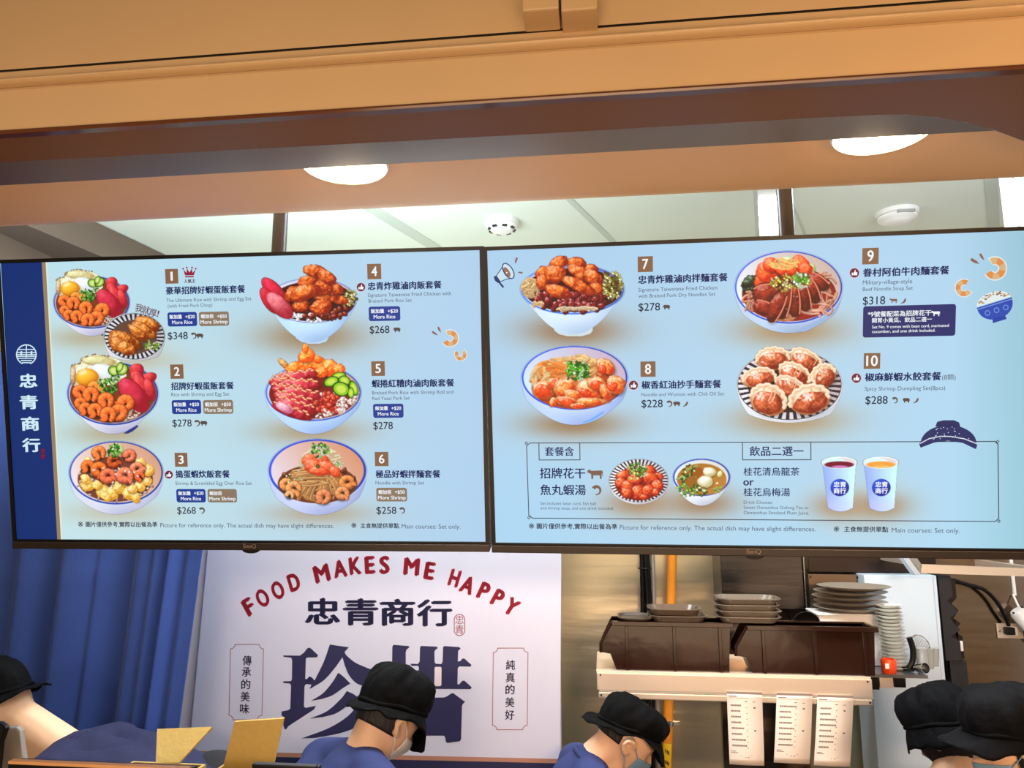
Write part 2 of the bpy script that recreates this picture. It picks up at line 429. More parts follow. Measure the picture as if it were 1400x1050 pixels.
    # ---- crockery
    def bowl(s, cx, cy, rx, ry, yb, foot, inner, inner2, rim=(58, 88, 190), rw=.055, body=(240, 244, 252), body2=(150, 165, 205), lip=(205, 225, 250), in_band=True, stripes=0):
        X, Y = s.X, s.Y
        dy = np.clip(yb - cy, 1, None)
        t = np.clip((Y - cy) / dy, 0, 1)
        w = foot + (rx - foot) * np.clip(1 - t ** 1.75, 0, 1) ** .62
        ins = (1 - sst(-s.aa, s.aa, np.abs(X - cx) - w)) * sst(-s.aa, s.aa, Y - cy) * (1 - sst(-s.aa, s.aa, Y - yb + .10 * (yb - cy) * ((X - cx) / max(foot, 1)) ** 2))
        u = (X - cx) / np.maximum(w, 1)
        sh = np.clip(.92 - .34 * np.abs(u + .28) ** 2.2 - .42 * sst(.55, 1.0, t) * np.exp(-((u - .1) / .75) ** 2), 0, 1)
        col = np.asarray(body2, float) * (1 - sh[..., None]) + np.asarray(body, float) * sh[..., None]
        full = (slice(None), slice(None))
        s.put(full, ins, col)
        d = np.sqrt(((X - cx) / rx) ** 2 + ((Y - cy) / ry) ** 2); aw = s.aa / min(rx, ry)
        s.put(full, 1 - sst(1 - aw, 1 + aw, d), np.asarray(lip, float) * np.ones(X.shape + (3,)))
        s.put(full, 1 - sst(.985 - aw, .985 + aw, d), np.asarray(rim, float) * (1.0 - .15 * (X - cx) / rx)[..., None])
        q = np.clip(.5 + .5 * (X - cx) / rx - .25 * (Y - cy) / ry, 0, 1)[..., None]
        ic = np.asarray(inner, float) * (1 - q) + np.asarray(inner2, float) * q
        di = np.sqrt(((X - cx) / (rx * (1 - rw))) ** 2 + ((Y - cy - ry * rw * -.15) / (ry * (1 - rw * 1.25))) ** 2)
        s.put(full, 1 - sst(1 - aw, 1 + aw, di), ic)
        if stripes:
            an = np.arctan2((Y - cy) / ry, (X - cx) / rx)
            st = sst(-.15, .25, np.sin(an * stripes)) * (1 - sst(1 - aw, 1 + aw, di)) * sst(.45, .6, d)
            s.put(full, st, np.array((38, 32, 44.)) * np.ones(X.shape + (3,)))
    def rice(s, n, x0, y0, x1, y1, sz=14, c1=(238, 232, 228), c2=(190, 170, 160), test=None):
        r = s.rnd
        for i in range(n):
            x, y = r.uniform(x0, x1), r.uniform(y0, y1)
            if test and not test(x, y): continue
            s.blob(x, y, sz * r.uniform(.9, 1.3), sz * .6, r.uniform(0, 180), c2, c1, .1, 4, .05, .2, .1, sh=True)
    def scallion(s, n, cx, cy, rx, ry, sz=16, cols=((58, 140, 40), (120, 190, 70), (190, 222, 130), (30, 84, 30))):
        r = s.rnd
        for i in range(n):
            a = r.uniform(0, 6.283); q = math.sqrt(r.random())
            x, y = cx + rx * q * math.cos(a), cy + ry * q * math.sin(a); c = r.choice(cols)
            if r.random() < .55:
                s.stroke([(x - sz * r.uniform(-1, 1), y - sz * r.uniform(-1, 1)), (x, y), (x + sz * r.uniform(-1, 1), y + sz * r.uniform(-1, 1))], sz * .33, [v * .45 for v in c], c)
            else:
                s.ell(x, y, sz * .62, sz * .5, r.uniform(0, 90), [min(255, v * 1.15) for v in c], [v * .55 for v in c], .35)
    def noodles(s, n, cx, cy, rx, ry, w, dark, light, curl=1., ang=None, clip=None):
        r = s.rnd
        for i in range(n):
            a = r.uniform(0, 6.283); q = math.sqrt(r.random())
            x, y = cx + rx * q * math.cos(a), cy + ry * q * math.sin(a)
            th = r.uniform(0, 6.283) if ang is None else math.radians(ang + r.uniform(-35, 35)); L = rx * .55 * r.uniform(.7, 1.3)
            dx, dy = math.cos(th) * L, math.sin(th) * L * ry / rx
            k = r.uniform(-1, 1) * curl
            P = [(x - dx, y - dy), (x - dx * .3 + dy * k, y - dy * .3 - dx * k), (x + dx * .3 + dy * k, y + dy * .3 - dx * k), (x + dx, y + dy)]
            P = [(cx + (px - cx) * min(1, 1 / max(.01, math.hypot((px - cx) / rx, (py - cy) / ry))), cy + (py - cy) * min(1, 1 / max(.01, math.hypot((px - cx) / rx, (py - cy) / ry)))) for px, py in P]
            f = r.uniform(.82, 1.05)
            s.stroke(P, w, [v * f for v in dark], [min(255, v * f) for v in light])
    def cucumber(s, cx, cy, a, b, ang, rim=(30, 70, 26), mid=(150, 186, 70), core=(205, 222, 140)):
        s.shadow(cx, cy + 4, a * 1.2, b * 1.2, ang, .5)
        s.ell(cx, cy, a, b, ang, mid, rim, .16); s.ell(cx, cy, a * .55, b * .55, ang, core)
    def sausage(s, cx, cy, a, b, ang, face=(214, 78, 96), rim=(226, 132, 122), dk=(150, 26, 44)):
        s.shadow(cx, cy + 8, a * 1.15, b * 1.2, ang, .4)
        s.ell(cx, cy, a, b, ang, dk)
        s.blob(cx - b * .10, cy - b * .08, a * .97, b * .9, ang, dk, face, .16, 7, .03, .12, .35, sh=False, aof=.15)

CHK_D, CHK_L = (126, 26, 2), (255, 140, 62)
def chicken(p, L):
    for (x, y, a, b, g) in L: p.blob(x, y, a, b, g, CHK_D, CHK_L, .5, 6.5, .18, .4, .62)

def dish_egg(p):
    p.bowl(607, 510, 552, 382, 992, 190, (205, 190, 200), (110, 90, 110), rw=.045, rim=(48, 70, 160), body=(236, 234, 244), body2=(140, 140, 180))
    p.poly([(735, 985), (800, 940), (900, 885), (915, 900), (850, 955), (790, 985)], (36, 50, 130))
    p.ell(600, 520, 505, 335, 0, (120, 62, 40))
    p.rice(70, 640, 690, 1010, 830, 20, (246, 240, 232), (170, 140, 120), lambda x, y: ((x - 600) / 480) ** 2 + ((y - 520) / 330) ** 2 < 1)
    # fried egg
    egg = [(100, 200), (130, 165), (215, 150), (240, 95), (330, 50), (420, 38), (520, 60), (610, 70), (690, 110), (760, 170), (770, 300), (620, 400), (430, 420), (300, 420), (150, 420), (112, 350)]
    p.poly(egg, lambda x, y: (np.array((236, 238, 214.)) - (sst(.5, .8, fbm(x / 40, y / 40))[..., None] * np.array((40, 50, 90.)))))
    p.blob(430, 120, 210, 62, 4, (180, 160, 110), (236, 236, 186), .25, 6, .08, .2, .3, sh=False)
    p.blob(520, 260, 190, 95, 20, (200, 205, 205), (240, 252, 252), .1, 4, .1, .3, .1, sh=False)
    for i in range(26): 
        x, y = egg[i % 8]; x2, y2 = egg[(i + 1) % 8 if (i % 8) < 7 else 7]; t = p.rnd.random()
        p.ell(x + (x2 - x) * t, y + (y2 - y) * t, 12, 7, p.rnd.uniform(0, 180), (150, 100, 60))
    p.blob(135, 290, 36, 120, 0, (150, 110, 80), (236, 216, 180), .3, 9, .15, .1, .4, sh=False)
    p.blob(300, 315, 138, 108, 0, (200, 120, 20), (255, 206, 84), .02, 3, .02, .5, .05)
    for c in ((620, 235, 72, 62, 20), (720, 220, 66, 78, 50), (690, 190, 40, 62, 20)): p.cucumber(*c)
    for (x, y, a, b, g) in ((895, 235, 80, 90, 40), (1040, 330, 62, 100, 60), (905, 320, 90, 70, 40), (960, 430, 175, 80, 62), (1050, 460, 140, 62, 72)): p.sausage(x, y, a, b, g, (232, 84, 84), (236, 140, 130))
    p.sausage(860, 530, 240, 128, 52, (222, 66, 92))
    p.shrimp(380, 430, 80, 150, 250, th=.7, col=(250, 150, 60)); p.shrimp(480, 440, 62, 90, 260, th=.7, col=(250, 150, 70))
    p.scallion(58, 555, 430, 95, 95, 28)
    p.scallion(8, 640, 320, 70, 20, 26); p.scallion(5, 455, 360, 20, 20, 22)
    S_ = ((215, 490, 92, 110), (345, 520, 100, 150), (220, 625, 75, 120), (280, 690, 80, 130), (525, 590, 100, 140), (760, 620, 108, 190), (395, 710, 92, 130), (680, 735, 108, 190), (553, 760, 100, 150))
    for x, y, r, st in S_: p.shrimp(x, y, r * 1.04, st, 270, th=.64, col=(250, 112, 50), hi=(255, 206, 130))

def dish_cutlet(p):
    p.bowl(855, 750, 315, 240, 1000, 190, (226, 226, 230), (190, 190, 196), rim=(44, 42, 52), rw=.03, stripes=36, body=(236, 236, 240), body2=(150, 150, 160), lip=(240, 240, 244))
    p.ell(850, 755, 235, 175, 0, (96, 70, 60))
    for (x, y, a, b, g) in ((990, 625, 130, 75, 25), (950, 680, 140, 58, 32), (890, 715, 130, 48, 38), (800, 790, 150, 60, 30), (720, 790, 150, 90, 20), (690, 830, 100, 80, 20), (770, 870, 110, 70, 20)):
        p.blob(x, y, a, b, g, (118, 46, 6), (252, 170, 84), .55, 8, .14, .3, .62)
    p.scallion(34, 1035, 840, 70, 48, 24, ((150, 190, 80), (210, 228, 150), (90, 140, 50), (235, 240, 190)))

def dish_scramble(p):
    p.bowl(690, 480, 608, 410, 1010, 250, (236, 222, 224), (206, 160, 134), rw=.05, rim=(56, 78, 160), body=(232, 234, 246), body2=(150, 156, 190))
    p.ell(680, 560, 480, 290, 0, (116, 66, 54))
    p.rice(120, 190, 420, 1200, 850, 24, (226, 214, 214), (130, 100, 100), lambda x, y: ((x - 685) / 500) ** 2 + ((y - 560) / 290) ** 2 < 1)
    Eg = ((330, 640, 90, 75), (300, 560, 70, 60), (520, 720, 90, 80), (640, 740, 90, 80), (730, 660, 80, 75), (450, 640, 70, 60), (840, 740, 80, 70), (930, 780, 90, 60), (1000, 650, 70, 80), (900, 690, 70, 60), (1090, 590, 60, 60), (560, 780, 80, 50), (1100, 450, 70, 80), (330, 330, 60, 50), (1000, 360, 70, 70))
    for x, y, a, b in Eg: p.blob(x, y, a, b, p.rnd.uniform(0, 90), (206, 146, 46), (255, 240, 166), .5, 5.5, .24, .3, .45)
    R = p.shrimp
    R(470, 225, 95, 120, 280, (246, 120, 50), (255, 230, 200)); R(860, 260, 90, 200, 280, (236, 110, 70), (255, 225, 210)); R(330, 400, 90, 140, 240); R(660, 340, 95, 20, 280, (190, 70, 30))
    R(470, 440, 110, 100, 300); R(960, 440, 105, 0, 300, (244, 130, 90), (255, 220, 200)); R(990, 530, 70, 100, 260, (236, 90, 50))
    R(585, 525, 110, 30, 310, (240, 110, 70), (255, 190, 160)); R(800, 515, 118, 60, 310, (240, 120, 84), (255, 200, 170))
    p.blob(690, 180, 90, 80, 0, (170, 190, 120), (245, 250, 225), .3, 6, .1, .3, .2)
    p.scallion(44, 660, 200, 75, 85, 30); p.rice(14, 350, 380, 1180, 700, 18, (255, 250, 240), (220, 180, 150))

def dish_chicken_rice(p):
    p.poly([(500, 850), (880, 850), (880, 900), (850, 945), (760, 970), (640, 970), (560, 945), (500, 905)], (186, 206, 226))
    p.bowl(690, 470, 510, 260, 950, 170, (225, 240, 255), (196, 176, 190), rw=.03, rim=(64, 98, 200), body=(206, 236, 255), body2=(120, 150, 200))
    p.ell(700, 480, 480, 230, 0, (60, 14, 10))
    def ins(x, y): return ((x - 700) / 480) ** 2 + ((y - 480) / 235) ** 2 < 1 and y > 560
    p.rice(60, 400, 620, 1120, 720, 24, (255, 255, 252), (190, 190, 200), ins)
    for i in range(46):
        x, y = p.rnd.uniform(480, 1100), p.rnd.uniform(540, 680)
        if ins(x, y): p.blob(x, y, 34, 24, p.rnd.uniform(0, 180), (60, 10, 6), (176, 60, 36), .3, 5, .1, .5, .3)
    p.scallion(70, 1110, 440, 85, 85, 30, ((150, 130, 50), (216, 200, 120), (90, 80, 30), (240, 230, 180)))
    p.sausage(250, 360, 190, 88, 48, (226, 50, 80)); p.sausage(200, 470, 170, 80, 58, (206, 40, 60)); p.sausage(320, 530, 190, 100, 45, (240, 140, 150))
    chicken(p, ((1000, 460, 100, 55, 10), (850, 430, 150, 60, 5), (560, 530, 100, 70, -10), (470, 390, 110, 80, -40), (930, 340, 110, 75, 10), (780, 320, 160, 95, 10), (640, 240, 130, 65, -20), (600, 380, 180, 95, -20), (790, 540, 130, 90, -12), (720, 130, 130, 75, 8), (860, 200, 120, 70, 32)))

def dish_red_pork(p):
    p.bowl(610, 560, 515, 305, 998, 190, (205, 220, 245), (206, 160, 140), rw=.05, rim=(66, 104, 200), body=(200, 226, 255), body2=(120, 150, 205))
    p.ell(610, 570, 470, 265, 0, (120, 30, 24))
    p.rice(110, 640, 560, 1090, 830, 25, (255, 250, 244), (180, 150, 140), lambda x, y: ((x - 610) / 465) ** 2 + ((y - 570) / 262) ** 2 < 1)
    for i in range(60):
        x, y = p.rnd.uniform(600, 880), p.rnd.uniform(560, 770)
        p.blob(x, y, 30, 24, p.rnd.uniform(0, 180), (130, 20, 14), (236, 90, 60), .3, 5, .15, .45, .3)
    F = ((255, 50), (300, 90), (380, 200))
    p.blob(300, 255, 80, 34, 42, (150, 80, 30), (250, 200, 120), .5, 8, .12, .3, .4)
    for (x, y, a, b, g) in ((400, 290, 90, 60, -20), (560, 260, 120, 70, 0), (680, 270, 90, 80, 10), (780, 300, 100, 90, -60), (880, 310, 70, 60, 0), (650, 200, 60, 45, 30), (540, 170, 76, 90, 70), (525, 85, 34, 60, 0), (700, 340, 70, 60, 0)):
        p.blob(x, y, a, b, g, (216, 70, 8), (255, 196, 96), .5, 5.5, .2, .4, .62)
    for i, (x, y, a, b, g) in enumerate(((420, 390, 240, 62, -8), (270, 440, 130, 56, -8), (460, 470, 230, 62, 2), (330, 520, 170, 56, 4), (470, 570, 220, 60, 10), (400, 630, 220, 62, 16), (420, 700, 230, 66, 18), (380, 760, 220, 56, 20))):
        p.blob(x, y, a, b, g, (130, 10, 20), (236, 90, 108), .35, 8, .08, .35, .6)
        an = math.radians(g); n = 16
        for j in range(n):
            u = -a * .9 + 1.8 * a * j / n; v = -b * .75 + 14 * math.sin(j * 1.7 + i)
            p.blob(x + u * math.cos(an) - v * math.sin(an), y + u * math.sin(an) + v * math.cos(an), a / n * 1.5, 10, g, (200, 100, 70), (252, 214, 170), .3, 5, .2, .3, .3, sh=False)
    p.blob(300, 720, 100, 46, 26, (190, 100, 130), (250, 206, 222), .2, 7, .05, .3, .3)
    for c in ((880, 380, 80, 40, -8), (800, 440, 85, 52, -20), (1040, 510, 42, 84, -20), (940, 430, 66, 52, 20), (905, 520, 96, 76, 20), (1010, 560, 34, 60, 0)): p.cucumber(*c, rim=(26, 78, 20), mid=(140, 190, 40), core=(196, 216, 90))
    p.rice(30, 720, 740, 1080, 830, 25, (255, 252, 246), (190, 160, 150), lambda x, y: ((x - 610) / 465) ** 2 + ((y - 570) / 262) ** 2 < 1)

def dish_shrimp_noodle(p):
    p.bowl(715, 440, 612, 398, 985, 260, (226, 214, 226), (206, 150, 120), rw=.065, rim=(54, 78, 190), body=(214, 224, 250), body2=(130, 140, 190))
    p.ell(715, 600, 490, 240, 0, (106, 56, 34))
    for i in range(60):
        x, y = p.rnd.uniform(240, 1200), p.rnd.uniform(400, 700)
        if ((x - 715) / 480) ** 2 + ((y - 590) / 240) ** 2 < 1: p.blob(x, y, 30, 22, p.rnd.uniform(0, 180), (60, 24, 14), (150, 84, 54), .3, 5, .2, .3, .4)
    p.noodles(60, 720, 600, 340, 210, 13, (130, 70, 30), (240, 196, 130), .5)
    p.noodles(46, 760, 350, 260, 190, 15, (170, 140, 90), (255, 248, 224), .5)
    U = p.rnd.uniform
    for i in range(44):
        a = U(0, 1); f = U(.7, 1.05)
        p.stroke([(790 + U(-90, 90), 470 + U(-30, 30)), (560 + 420 * a + U(-60, 60), 560 + U(-40, 60)), (460 + 480 * a + U(-40, 40), 770 + U(-50, 30))], 11, (120 * f, 62 * f, 26 * f), (252 * f, 208 * f, 146 * f))
    for i in range(26):
        y = U(430, 640); f = U(.75, 1.05)
        p.stroke([(410 + U(-20, 60), y), (600 + U(-60, 60), y - U(-40, 90)), (800 + U(-60, 60), y + U(-60, 40))], 11, (120 * f, 62 * f, 26 * f), (252 * f, 212 * f, 150 * f))
    R = p.shrimp
    R(330, 610, 90, 90, 280, (236, 150, 80), (255, 224, 180)); R(420, 660, 105, 70, 290, (238, 150, 84), (255, 224, 186)); R(370, 740, 60, 200, 200, (240, 180, 130))
    R(1080, 590, 105, 20, 300, (226, 130, 66), (255, 220, 170)); R(1020, 720, 95, 60, 310, (226, 140, 84), (255, 220, 180)); R(790, 760, 105, 150, 300, (220, 130, 84), (250, 200, 160))
    for (x, y, a, b, g) in ((620, 290, 110, 62, -30), (760, 290, 110, 60, 20), (660, 380, 120, 90, 20), (830, 390, 120, 70, 20), (930, 450, 80, 60, 40), (730, 440, 130, 56, 10)):
        p.blob(x, y, a, b, g, (190, 56, 26), (250, 140, 96), .35, 8, .16, .35, .4)
    p.ell(720, 385, 26, 26, 0, (110, 100, 40), (60, 60, 30), .4)
    p.scallion(60, 740, 190, 115, 90, 30, ((90, 160, 50), (170, 215, 110), (240, 250, 225), (60, 110, 50), (245, 250, 235)))
    p.scallion(10, 960, 340, 90, 50, 26, ((150, 200, 90), (230, 240, 200)))
    p.scallion(10, 420, 520, 120, 80, 24, ((110, 150, 60), (230, 230, 190)))

def dish_chicken_noodle(p):
    p.poly([(480, 880), (930, 880), (930, 940), (900, 980), (800, 1008), (640, 1008), (540, 985), (480, 940)], (200, 214, 216))
    p.bowl(695, 470, 602, 290, 985, 190, (206, 226, 252), (110, 116, 180), rw=.05, rim=(64, 116, 216), body=(224, 240, 252), body2=(140, 168, 206))
    p.ell(700, 475, 560, 250, 0, (56, 10, 14))
    def ins(x, y): return ((x - 700) / 550) ** 2 + ((y - 475) / 248) ** 2 < 1
    for i in range(80):
        x, y = p.rnd.uniform(260, 1080), p.rnd.uniform(520, 720)
        if ins(x, y): p.blob(x, y, 48, 36, p.rnd.uniform(0, 180), (60, 4, 12), (168, 40, 44), .35, 5, .12, .6, .3)
    p.noodles(10, 300, 640, 60, 40, 13, (160, 110, 70), (250, 226, 180), .5); p.noodles(9, 640, 690, 130, 22, 13, (160, 120, 80), (255, 240, 214), .5); p.noodles(8, 850, 690, 130, 22, 13, (160, 120, 80), (255, 240, 214), .5)
    p.noodles(36, 215, 450, 100, 110, 14, (150, 96, 50), (250, 230, 180), .9)
    p.scallion(120, 1150, 420, 125, 150, 32, ((150, 140, 50), (226, 216, 130), (110, 110, 50), (90, 60, 30), (240, 236, 180)))
    chicken(p, ((900, 230, 90, 60, 10), (740, 170, 110, 80, 10), (530, 160, 110, 70, -20), (360, 280, 90, 80, -30), (350, 380, 80, 90, 0), (790, 280, 170, 70, 30), (930, 330, 130, 90, 30), (500, 290, 120, 110, 0), (960, 460, 90, 72, 20), (760, 420, 220, 68, 25), (530, 490, 160, 70, 18)))

def wonton(p, x, y, a, b, g, red=(240, 96, 40), lt=(255, 176, 90), skin=(255, 226, 176)):
    p.blob(x, y, a, b, g, (170, 70, 24), skin, .4, 5, .24, .35, .45)
    p.blob(x, y + b * .1, a * .72, b * .7, g, (190, 50, 12), lt if p.rnd.random() < .7 else red, .4, 5, .22, .5, .6, sh=False, aof=.2)

def dish_wonton_noodle(p):
    p.bowl(705, 425, 605, 366, 955, 235, (206, 230, 255), (196, 176, 196), rw=.05, rim=(50, 84, 196), body=(206, 226, 255), body2=(120, 146, 204))
    p.poly([(790, 925), (900, 880), (1035, 795), (1030, 820), (930, 890), (830, 930)], (110, 166, 232))
    p.ell(720, 530, 500, 245, 0, (170, 66, 30))
    p.noodles(80, 620, 360, 380, 160, 16, (180, 84, 30), (255, 230, 170), .6)
    p.noodles(30, 520, 340, 260, 110, 16, (200, 90, 30), (250, 170, 90), .5); p.noodles(26, 760, 240, 180, 70, 16, (190, 120, 50), (255, 240, 190), .6)
    p.noodles(14, 310, 420, 110, 120, 17, (190, 120, 60), (255, 236, 186), .4, ang=115)
    for w in ((1060, 300, 125, 85, 40), (1170, 510, 115, 105, 60), (350, 560, 130, 105, 10), (480, 490, 90, 70, 0), (600, 540, 150, 115, -20), (880, 560, 160, 120, 10), (960, 500, 110, 80, 20), (1050, 590, 60, 110, -25), (700, 620, 130, 60, 20), (620, 690, 150, 60, 10), (880, 690, 180, 46, 0), (460, 700, 60, 40, -60), (750, 740, 90, 34, 0)): wonton(p, *w)
    for x, y, a, b in ((1015, 330, 56, 50), (1130, 525, 66, 56), (820, 590, 80, 46)): p.blob(x, y, a, b, 20, (180, 34, 8), (248, 112, 56), .5, 7, .15, .6, .3, sh=False)
    p.scallion(110, 740, 345, 125, 110, 34, ((58, 160, 30), (110, 206, 60), (30, 100, 24), (150, 226, 100), (220, 240, 200)))

def dish_beef_noodle(p):
    p.bowl(685, 490, 580, 392, 975, 240, (232, 238, 250), (196, 176, 166), rw=.045, rim=(52, 84, 196), body=(206, 226, 246), body2=(120, 140, 180))
    p.poly([(740, 970), (800, 930), (1040, 820), (1110, 760), (1110, 790), (1000, 890), (870, 960)], (150, 176, 210))
    p.ell(690, 560, 500, 290, 0, (112, 22, 16)); p.ell(690, 565, 480, 275, 0, (140, 32, 24))
    p.blob(290, 470, 100, 110, 30, (8, 16, 14), (50, 76, 50), .7, 8, .2, .6, .5); p.blob(270, 420, 90, 50, -30, (10, 20, 14), (60, 96, 60), .5, 8, .2, .5, .5)
    p.noodles(12, 270, 640, 80, 110, 12, (130, 40, 30), (255, 220, 180), .9); p.noodles(24, 1060, 530, 140, 200, 12, (130, 40, 30), (255, 226, 190), .9)
    p.noodles(16, 640, 800, 120, 40, 14, (160, 70, 50), (255, 220, 170), .5, ang=0); p.noodles(13, 980, 730, 180, 70, 12, (150, 50, 40), (255, 230, 206), .7)
    p.blob(670, 200, 90, 40, 0, (150, 170, 110), (232, 246, 216), .1, 4, .08, .2, .1); p.blob(925, 290, 46, 56, 0, (140, 160, 80), (236, 246, 190), .1, 4, .08, .2, .1)
    for (x, y, a, b, g) in ((400, 420, 90, 70, -40), (440, 330, 100, 110, -50), (500, 250, 90, 80, 0), (640, 290, 110, 80, 10), (740, 290, 90, 70, 0), (820, 240, 110, 70, 40), (860, 300, 70, 80, 60)):
        p.blob(x, y, a, b, g, (190, 34, 8), (255, 130, 70), .4, 5, .18, .35, .6)
    p.noodles(22, 640, 240, 160, 60, 9, (220, 140, 60), (255, 230, 160), .7)
    for (x, y, a, b, g) in ((1000, 430, 130, 80, 35), (930, 520, 150, 84, 65), (840, 570, 180, 84, 75), (740, 620, 190, 84, 85), (640, 640, 190, 84, 100), (450, 560, 150, 130, -10), (420, 700, 110, 80, 20), (560, 700, 180, 84, 115)):
        p.blob(x, y, a, b, g, (70, 12, 8), (172, 58, 38), .35, 6, .06, .35, .5)
        an = math.radians(g)
        p.stroke([(x - a * .8 * math.cos(an) + b * .6 * math.sin(an), y - a * .8 * math.sin(an) - b * .6 * math.cos(an)), (x + b * .95 * math.sin(an), y - b * .95 * math.cos(an)), (x + a * .8 * math.cos(an) + b * .6 * math.sin(an), y + a * .8 * math.sin(an) - b * .6 * math.cos(an))], 8, (170, 70, 50), (244, 170, 140))
    p.scallion(80, 640, 440, 150, 80, 30, ((200, 170, 60), (240, 220, 110), (120, 70, 30), (90, 50, 24), (240, 226, 160)))
    p.scallion(56, 820, 410, 80, 70, 34, ((58, 140, 40), (120, 190, 60), (190, 226, 120), (240, 246, 220)))
    p.scallion(14, 700, 560, 200, 190, 12, ((240, 200, 180), (200, 110, 80)))

def dumpling(p, x, y, a, b, g):
    an = math.radians(g); c, n = math.cos(an), math.sin(an)
    T = lambda u, v: (x + u * c - v * n, y + u * n + v * c)
    p.blob(x, y, a, b, g, (166, 100, 60), (255, 236, 206), .18, 4, .13, .3, .12)
    p.blob(*T(a * .02, b * .20), a * .80, b * .74, g, (116, 34, 16), (236, 132, 88), .45, 5, .14, .8, .5, sh=False, aof=.25)
    E = []
    for j in range(22):
        q = math.radians(172 + 196 * j / 21); w = .93 + .06 * math.sin(j * 2.1 + x)
        E.append(T(a * w * math.cos(q), b * w * math.sin(q)))
    p.stroke(E, b * .135, (206, 160, 116), (255, 248, 230), .35)
    for k in range(3):
        u = p.rnd.uniform(-.5, .5) * a
        p.stroke([T(u, -b * .75), T(u + a * .06, -b * .35), T(u + a * .02, b * .05)], b * .05, (196, 120, 80), (252, 220, 190), .5)

def dish_dumpling(p):
    p.bowl(715, 490, 578, 390, 905, 300, (232, 234, 240), (186, 170, 176), rim=(40, 34, 48), rw=.025, stripes=40, body=(244, 246, 252), body2=(170, 176, 190), lip=(250, 250, 252))
    p.ell(700, 500, 440, 290, 0, (40, 18, 18))
    for d in ((530, 200, 190, 125, -5), (900, 220, 200, 110, 30), (770, 370, 190, 115, 25), (380, 410, 190, 110, -8), (1090, 390, 140, 130, -30), (720, 510, 190, 105, 25), (480, 650, 205, 165, 20), (930, 650, 230, 160, -14)): dumpling(p, *d)

def dish_tofu(p):
    p.bowl(365, 320, 308, 226, 566, 130, (246, 246, 250), (214, 210, 220), rim=(60, 54, 66), rw=.02, stripes=44, body=(240, 242, 248), body2=(150, 140, 150), lip=(226, 226, 232))
    p.ell(365, 345, 245, 178, 0, (130, 26, 14))
    for (x, y, a, b, g) in ((300, 200, 60, 36, -20), (200, 260, 70, 46, -20), (480, 220, 70, 56, 30), (570, 280, 50, 40, 20), (180, 340, 62, 56, 20), (480, 300, 90, 66, 10), (320, 310, 90, 66, -15), (250, 390, 70, 70, 20), (560, 370, 66, 60, 10), (360, 440, 70, 80, 20), (250, 450, 60, 56, 10), (460, 430, 66, 72, 0), (420, 490, 50, 30, 0), (540, 440, 40, 40, 0)):
        p.blob(x, y, a, b, g, (140, 18, 6), (252, 124, 66), .4, 4.5, .2, .5, .55)
    p.scallion(60, 350, 205, 95, 70, 26, ((110, 150, 50), (190, 206, 110), (70, 100, 40), (236, 236, 190), (70, 140, 60)))
    for x, y in ((320, 240), (285, 295), (350, 295)): p.ell(x, y, 20, 17, 20, (236, 220, 150), (150, 150, 60), .4)

def dish_soup(p):
    p.bowl(1015, 285, 300, 196, 578, 105, (226, 240, 240), (214, 214, 206), rw=.07, rim=(34, 66, 176), body=(246, 250, 255), body2=(150, 160, 180))
    p.ell(1015, 305, 256, 165, 0, (166, 112, 44)); p.ell(1080, 330, 190, 130, 0, (176, 124, 56)); p.ell(930, 250, 110, 60, -20, (150, 84, 24))
    p.scallion(60, 860, 350, 95, 130, 30, ((70, 130, 40), (150, 190, 90), (206, 226, 140), (40, 80, 30)))
    p.ell(915, 330, 60, 60, 0, (150, 96, 34)); p.scallion(30, 980, 420, 110, 46, 30, ((70, 120, 40), (150, 180, 80), (236, 236, 180), (40, 70, 30))); p.scallion(14, 900, 190, 110, 30, 24, ((60, 90, 30), (190, 206, 120)))
    p.blob(1095, 230, 68, 50, 10, (190, 180, 130), (252, 254, 246), .15, 4, .12, .3, .1); p.blob(1055, 330, 80, 62, 5, (190, 180, 130), (252, 254, 246), .12, 4, .12, .3, .1)
    p.blob(1205, 250, 26, 36, 20, (190, 170, 90), (250, 246, 220), .1, 4, .1, .2, .1); p.scallion(8, 1185, 410, 30, 20, 28, ((80, 130, 60), (190, 206, 120))); p.ell(1175, 345, 14, 9, -20, (250, 236, 210))

def cup(p, cx, liquid, liq2):
    X, Y = p.X, p.Y; full = (slice(None), slice(None))
    t = np.clip((Y - 220) / 660, 0, 1); w = 232 - 64 * t
    cxx = cx + 18 * t
    m = (1 - sst(-p.aa, p.aa, np.abs(X - cxx) - w)) * sst(-p.aa, p.aa, Y - 220) * (1 - sst(-p.aa, p.aa, Y - 895 + 55 * ((X - cxx) / w) ** 2))
    u = (X - cxx) / w; h = np.clip(.55 + .5 * u, 0, 1)[..., None]
    col = np.array((150, 170, 250.)) * (1 - h) + np.array((206, 246, 255.)) * h
    col = col * (1 - .0 * t[..., None]) ; pk = (sst(.55, .95, t) * .5)[..., None]; col = col * (1 - pk) + np.array((206, 206, 250.)) * pk
    p.put(full, m, col)
    p.ell(cx, 222, 246, 84, 0, (226, 252, 255)); p.ell(cx, 226, 226, 72, 0, (226, 210, 214))
    p.ell(cx - 60, 222, 150, 66, 0, (216, 244, 252))
    p.ell(cx, 252, 200, 46, 0, liquid); p.ell(cx + 10, 280, 110, 16, 0, liq2)
def dish_cups(p):
    cup(p, 422, (110, 8, 44), (206, 130, 186)); cup(p, 990, (232, 160, 76), (246, 190, 110))
    for cx in (430, 998):
        p.blob(cx, 565, 128, 118, 0, (26, 40, 140), (40, 84, 206), .02, 2, .02, 0, .02, sh=False, aof=0)

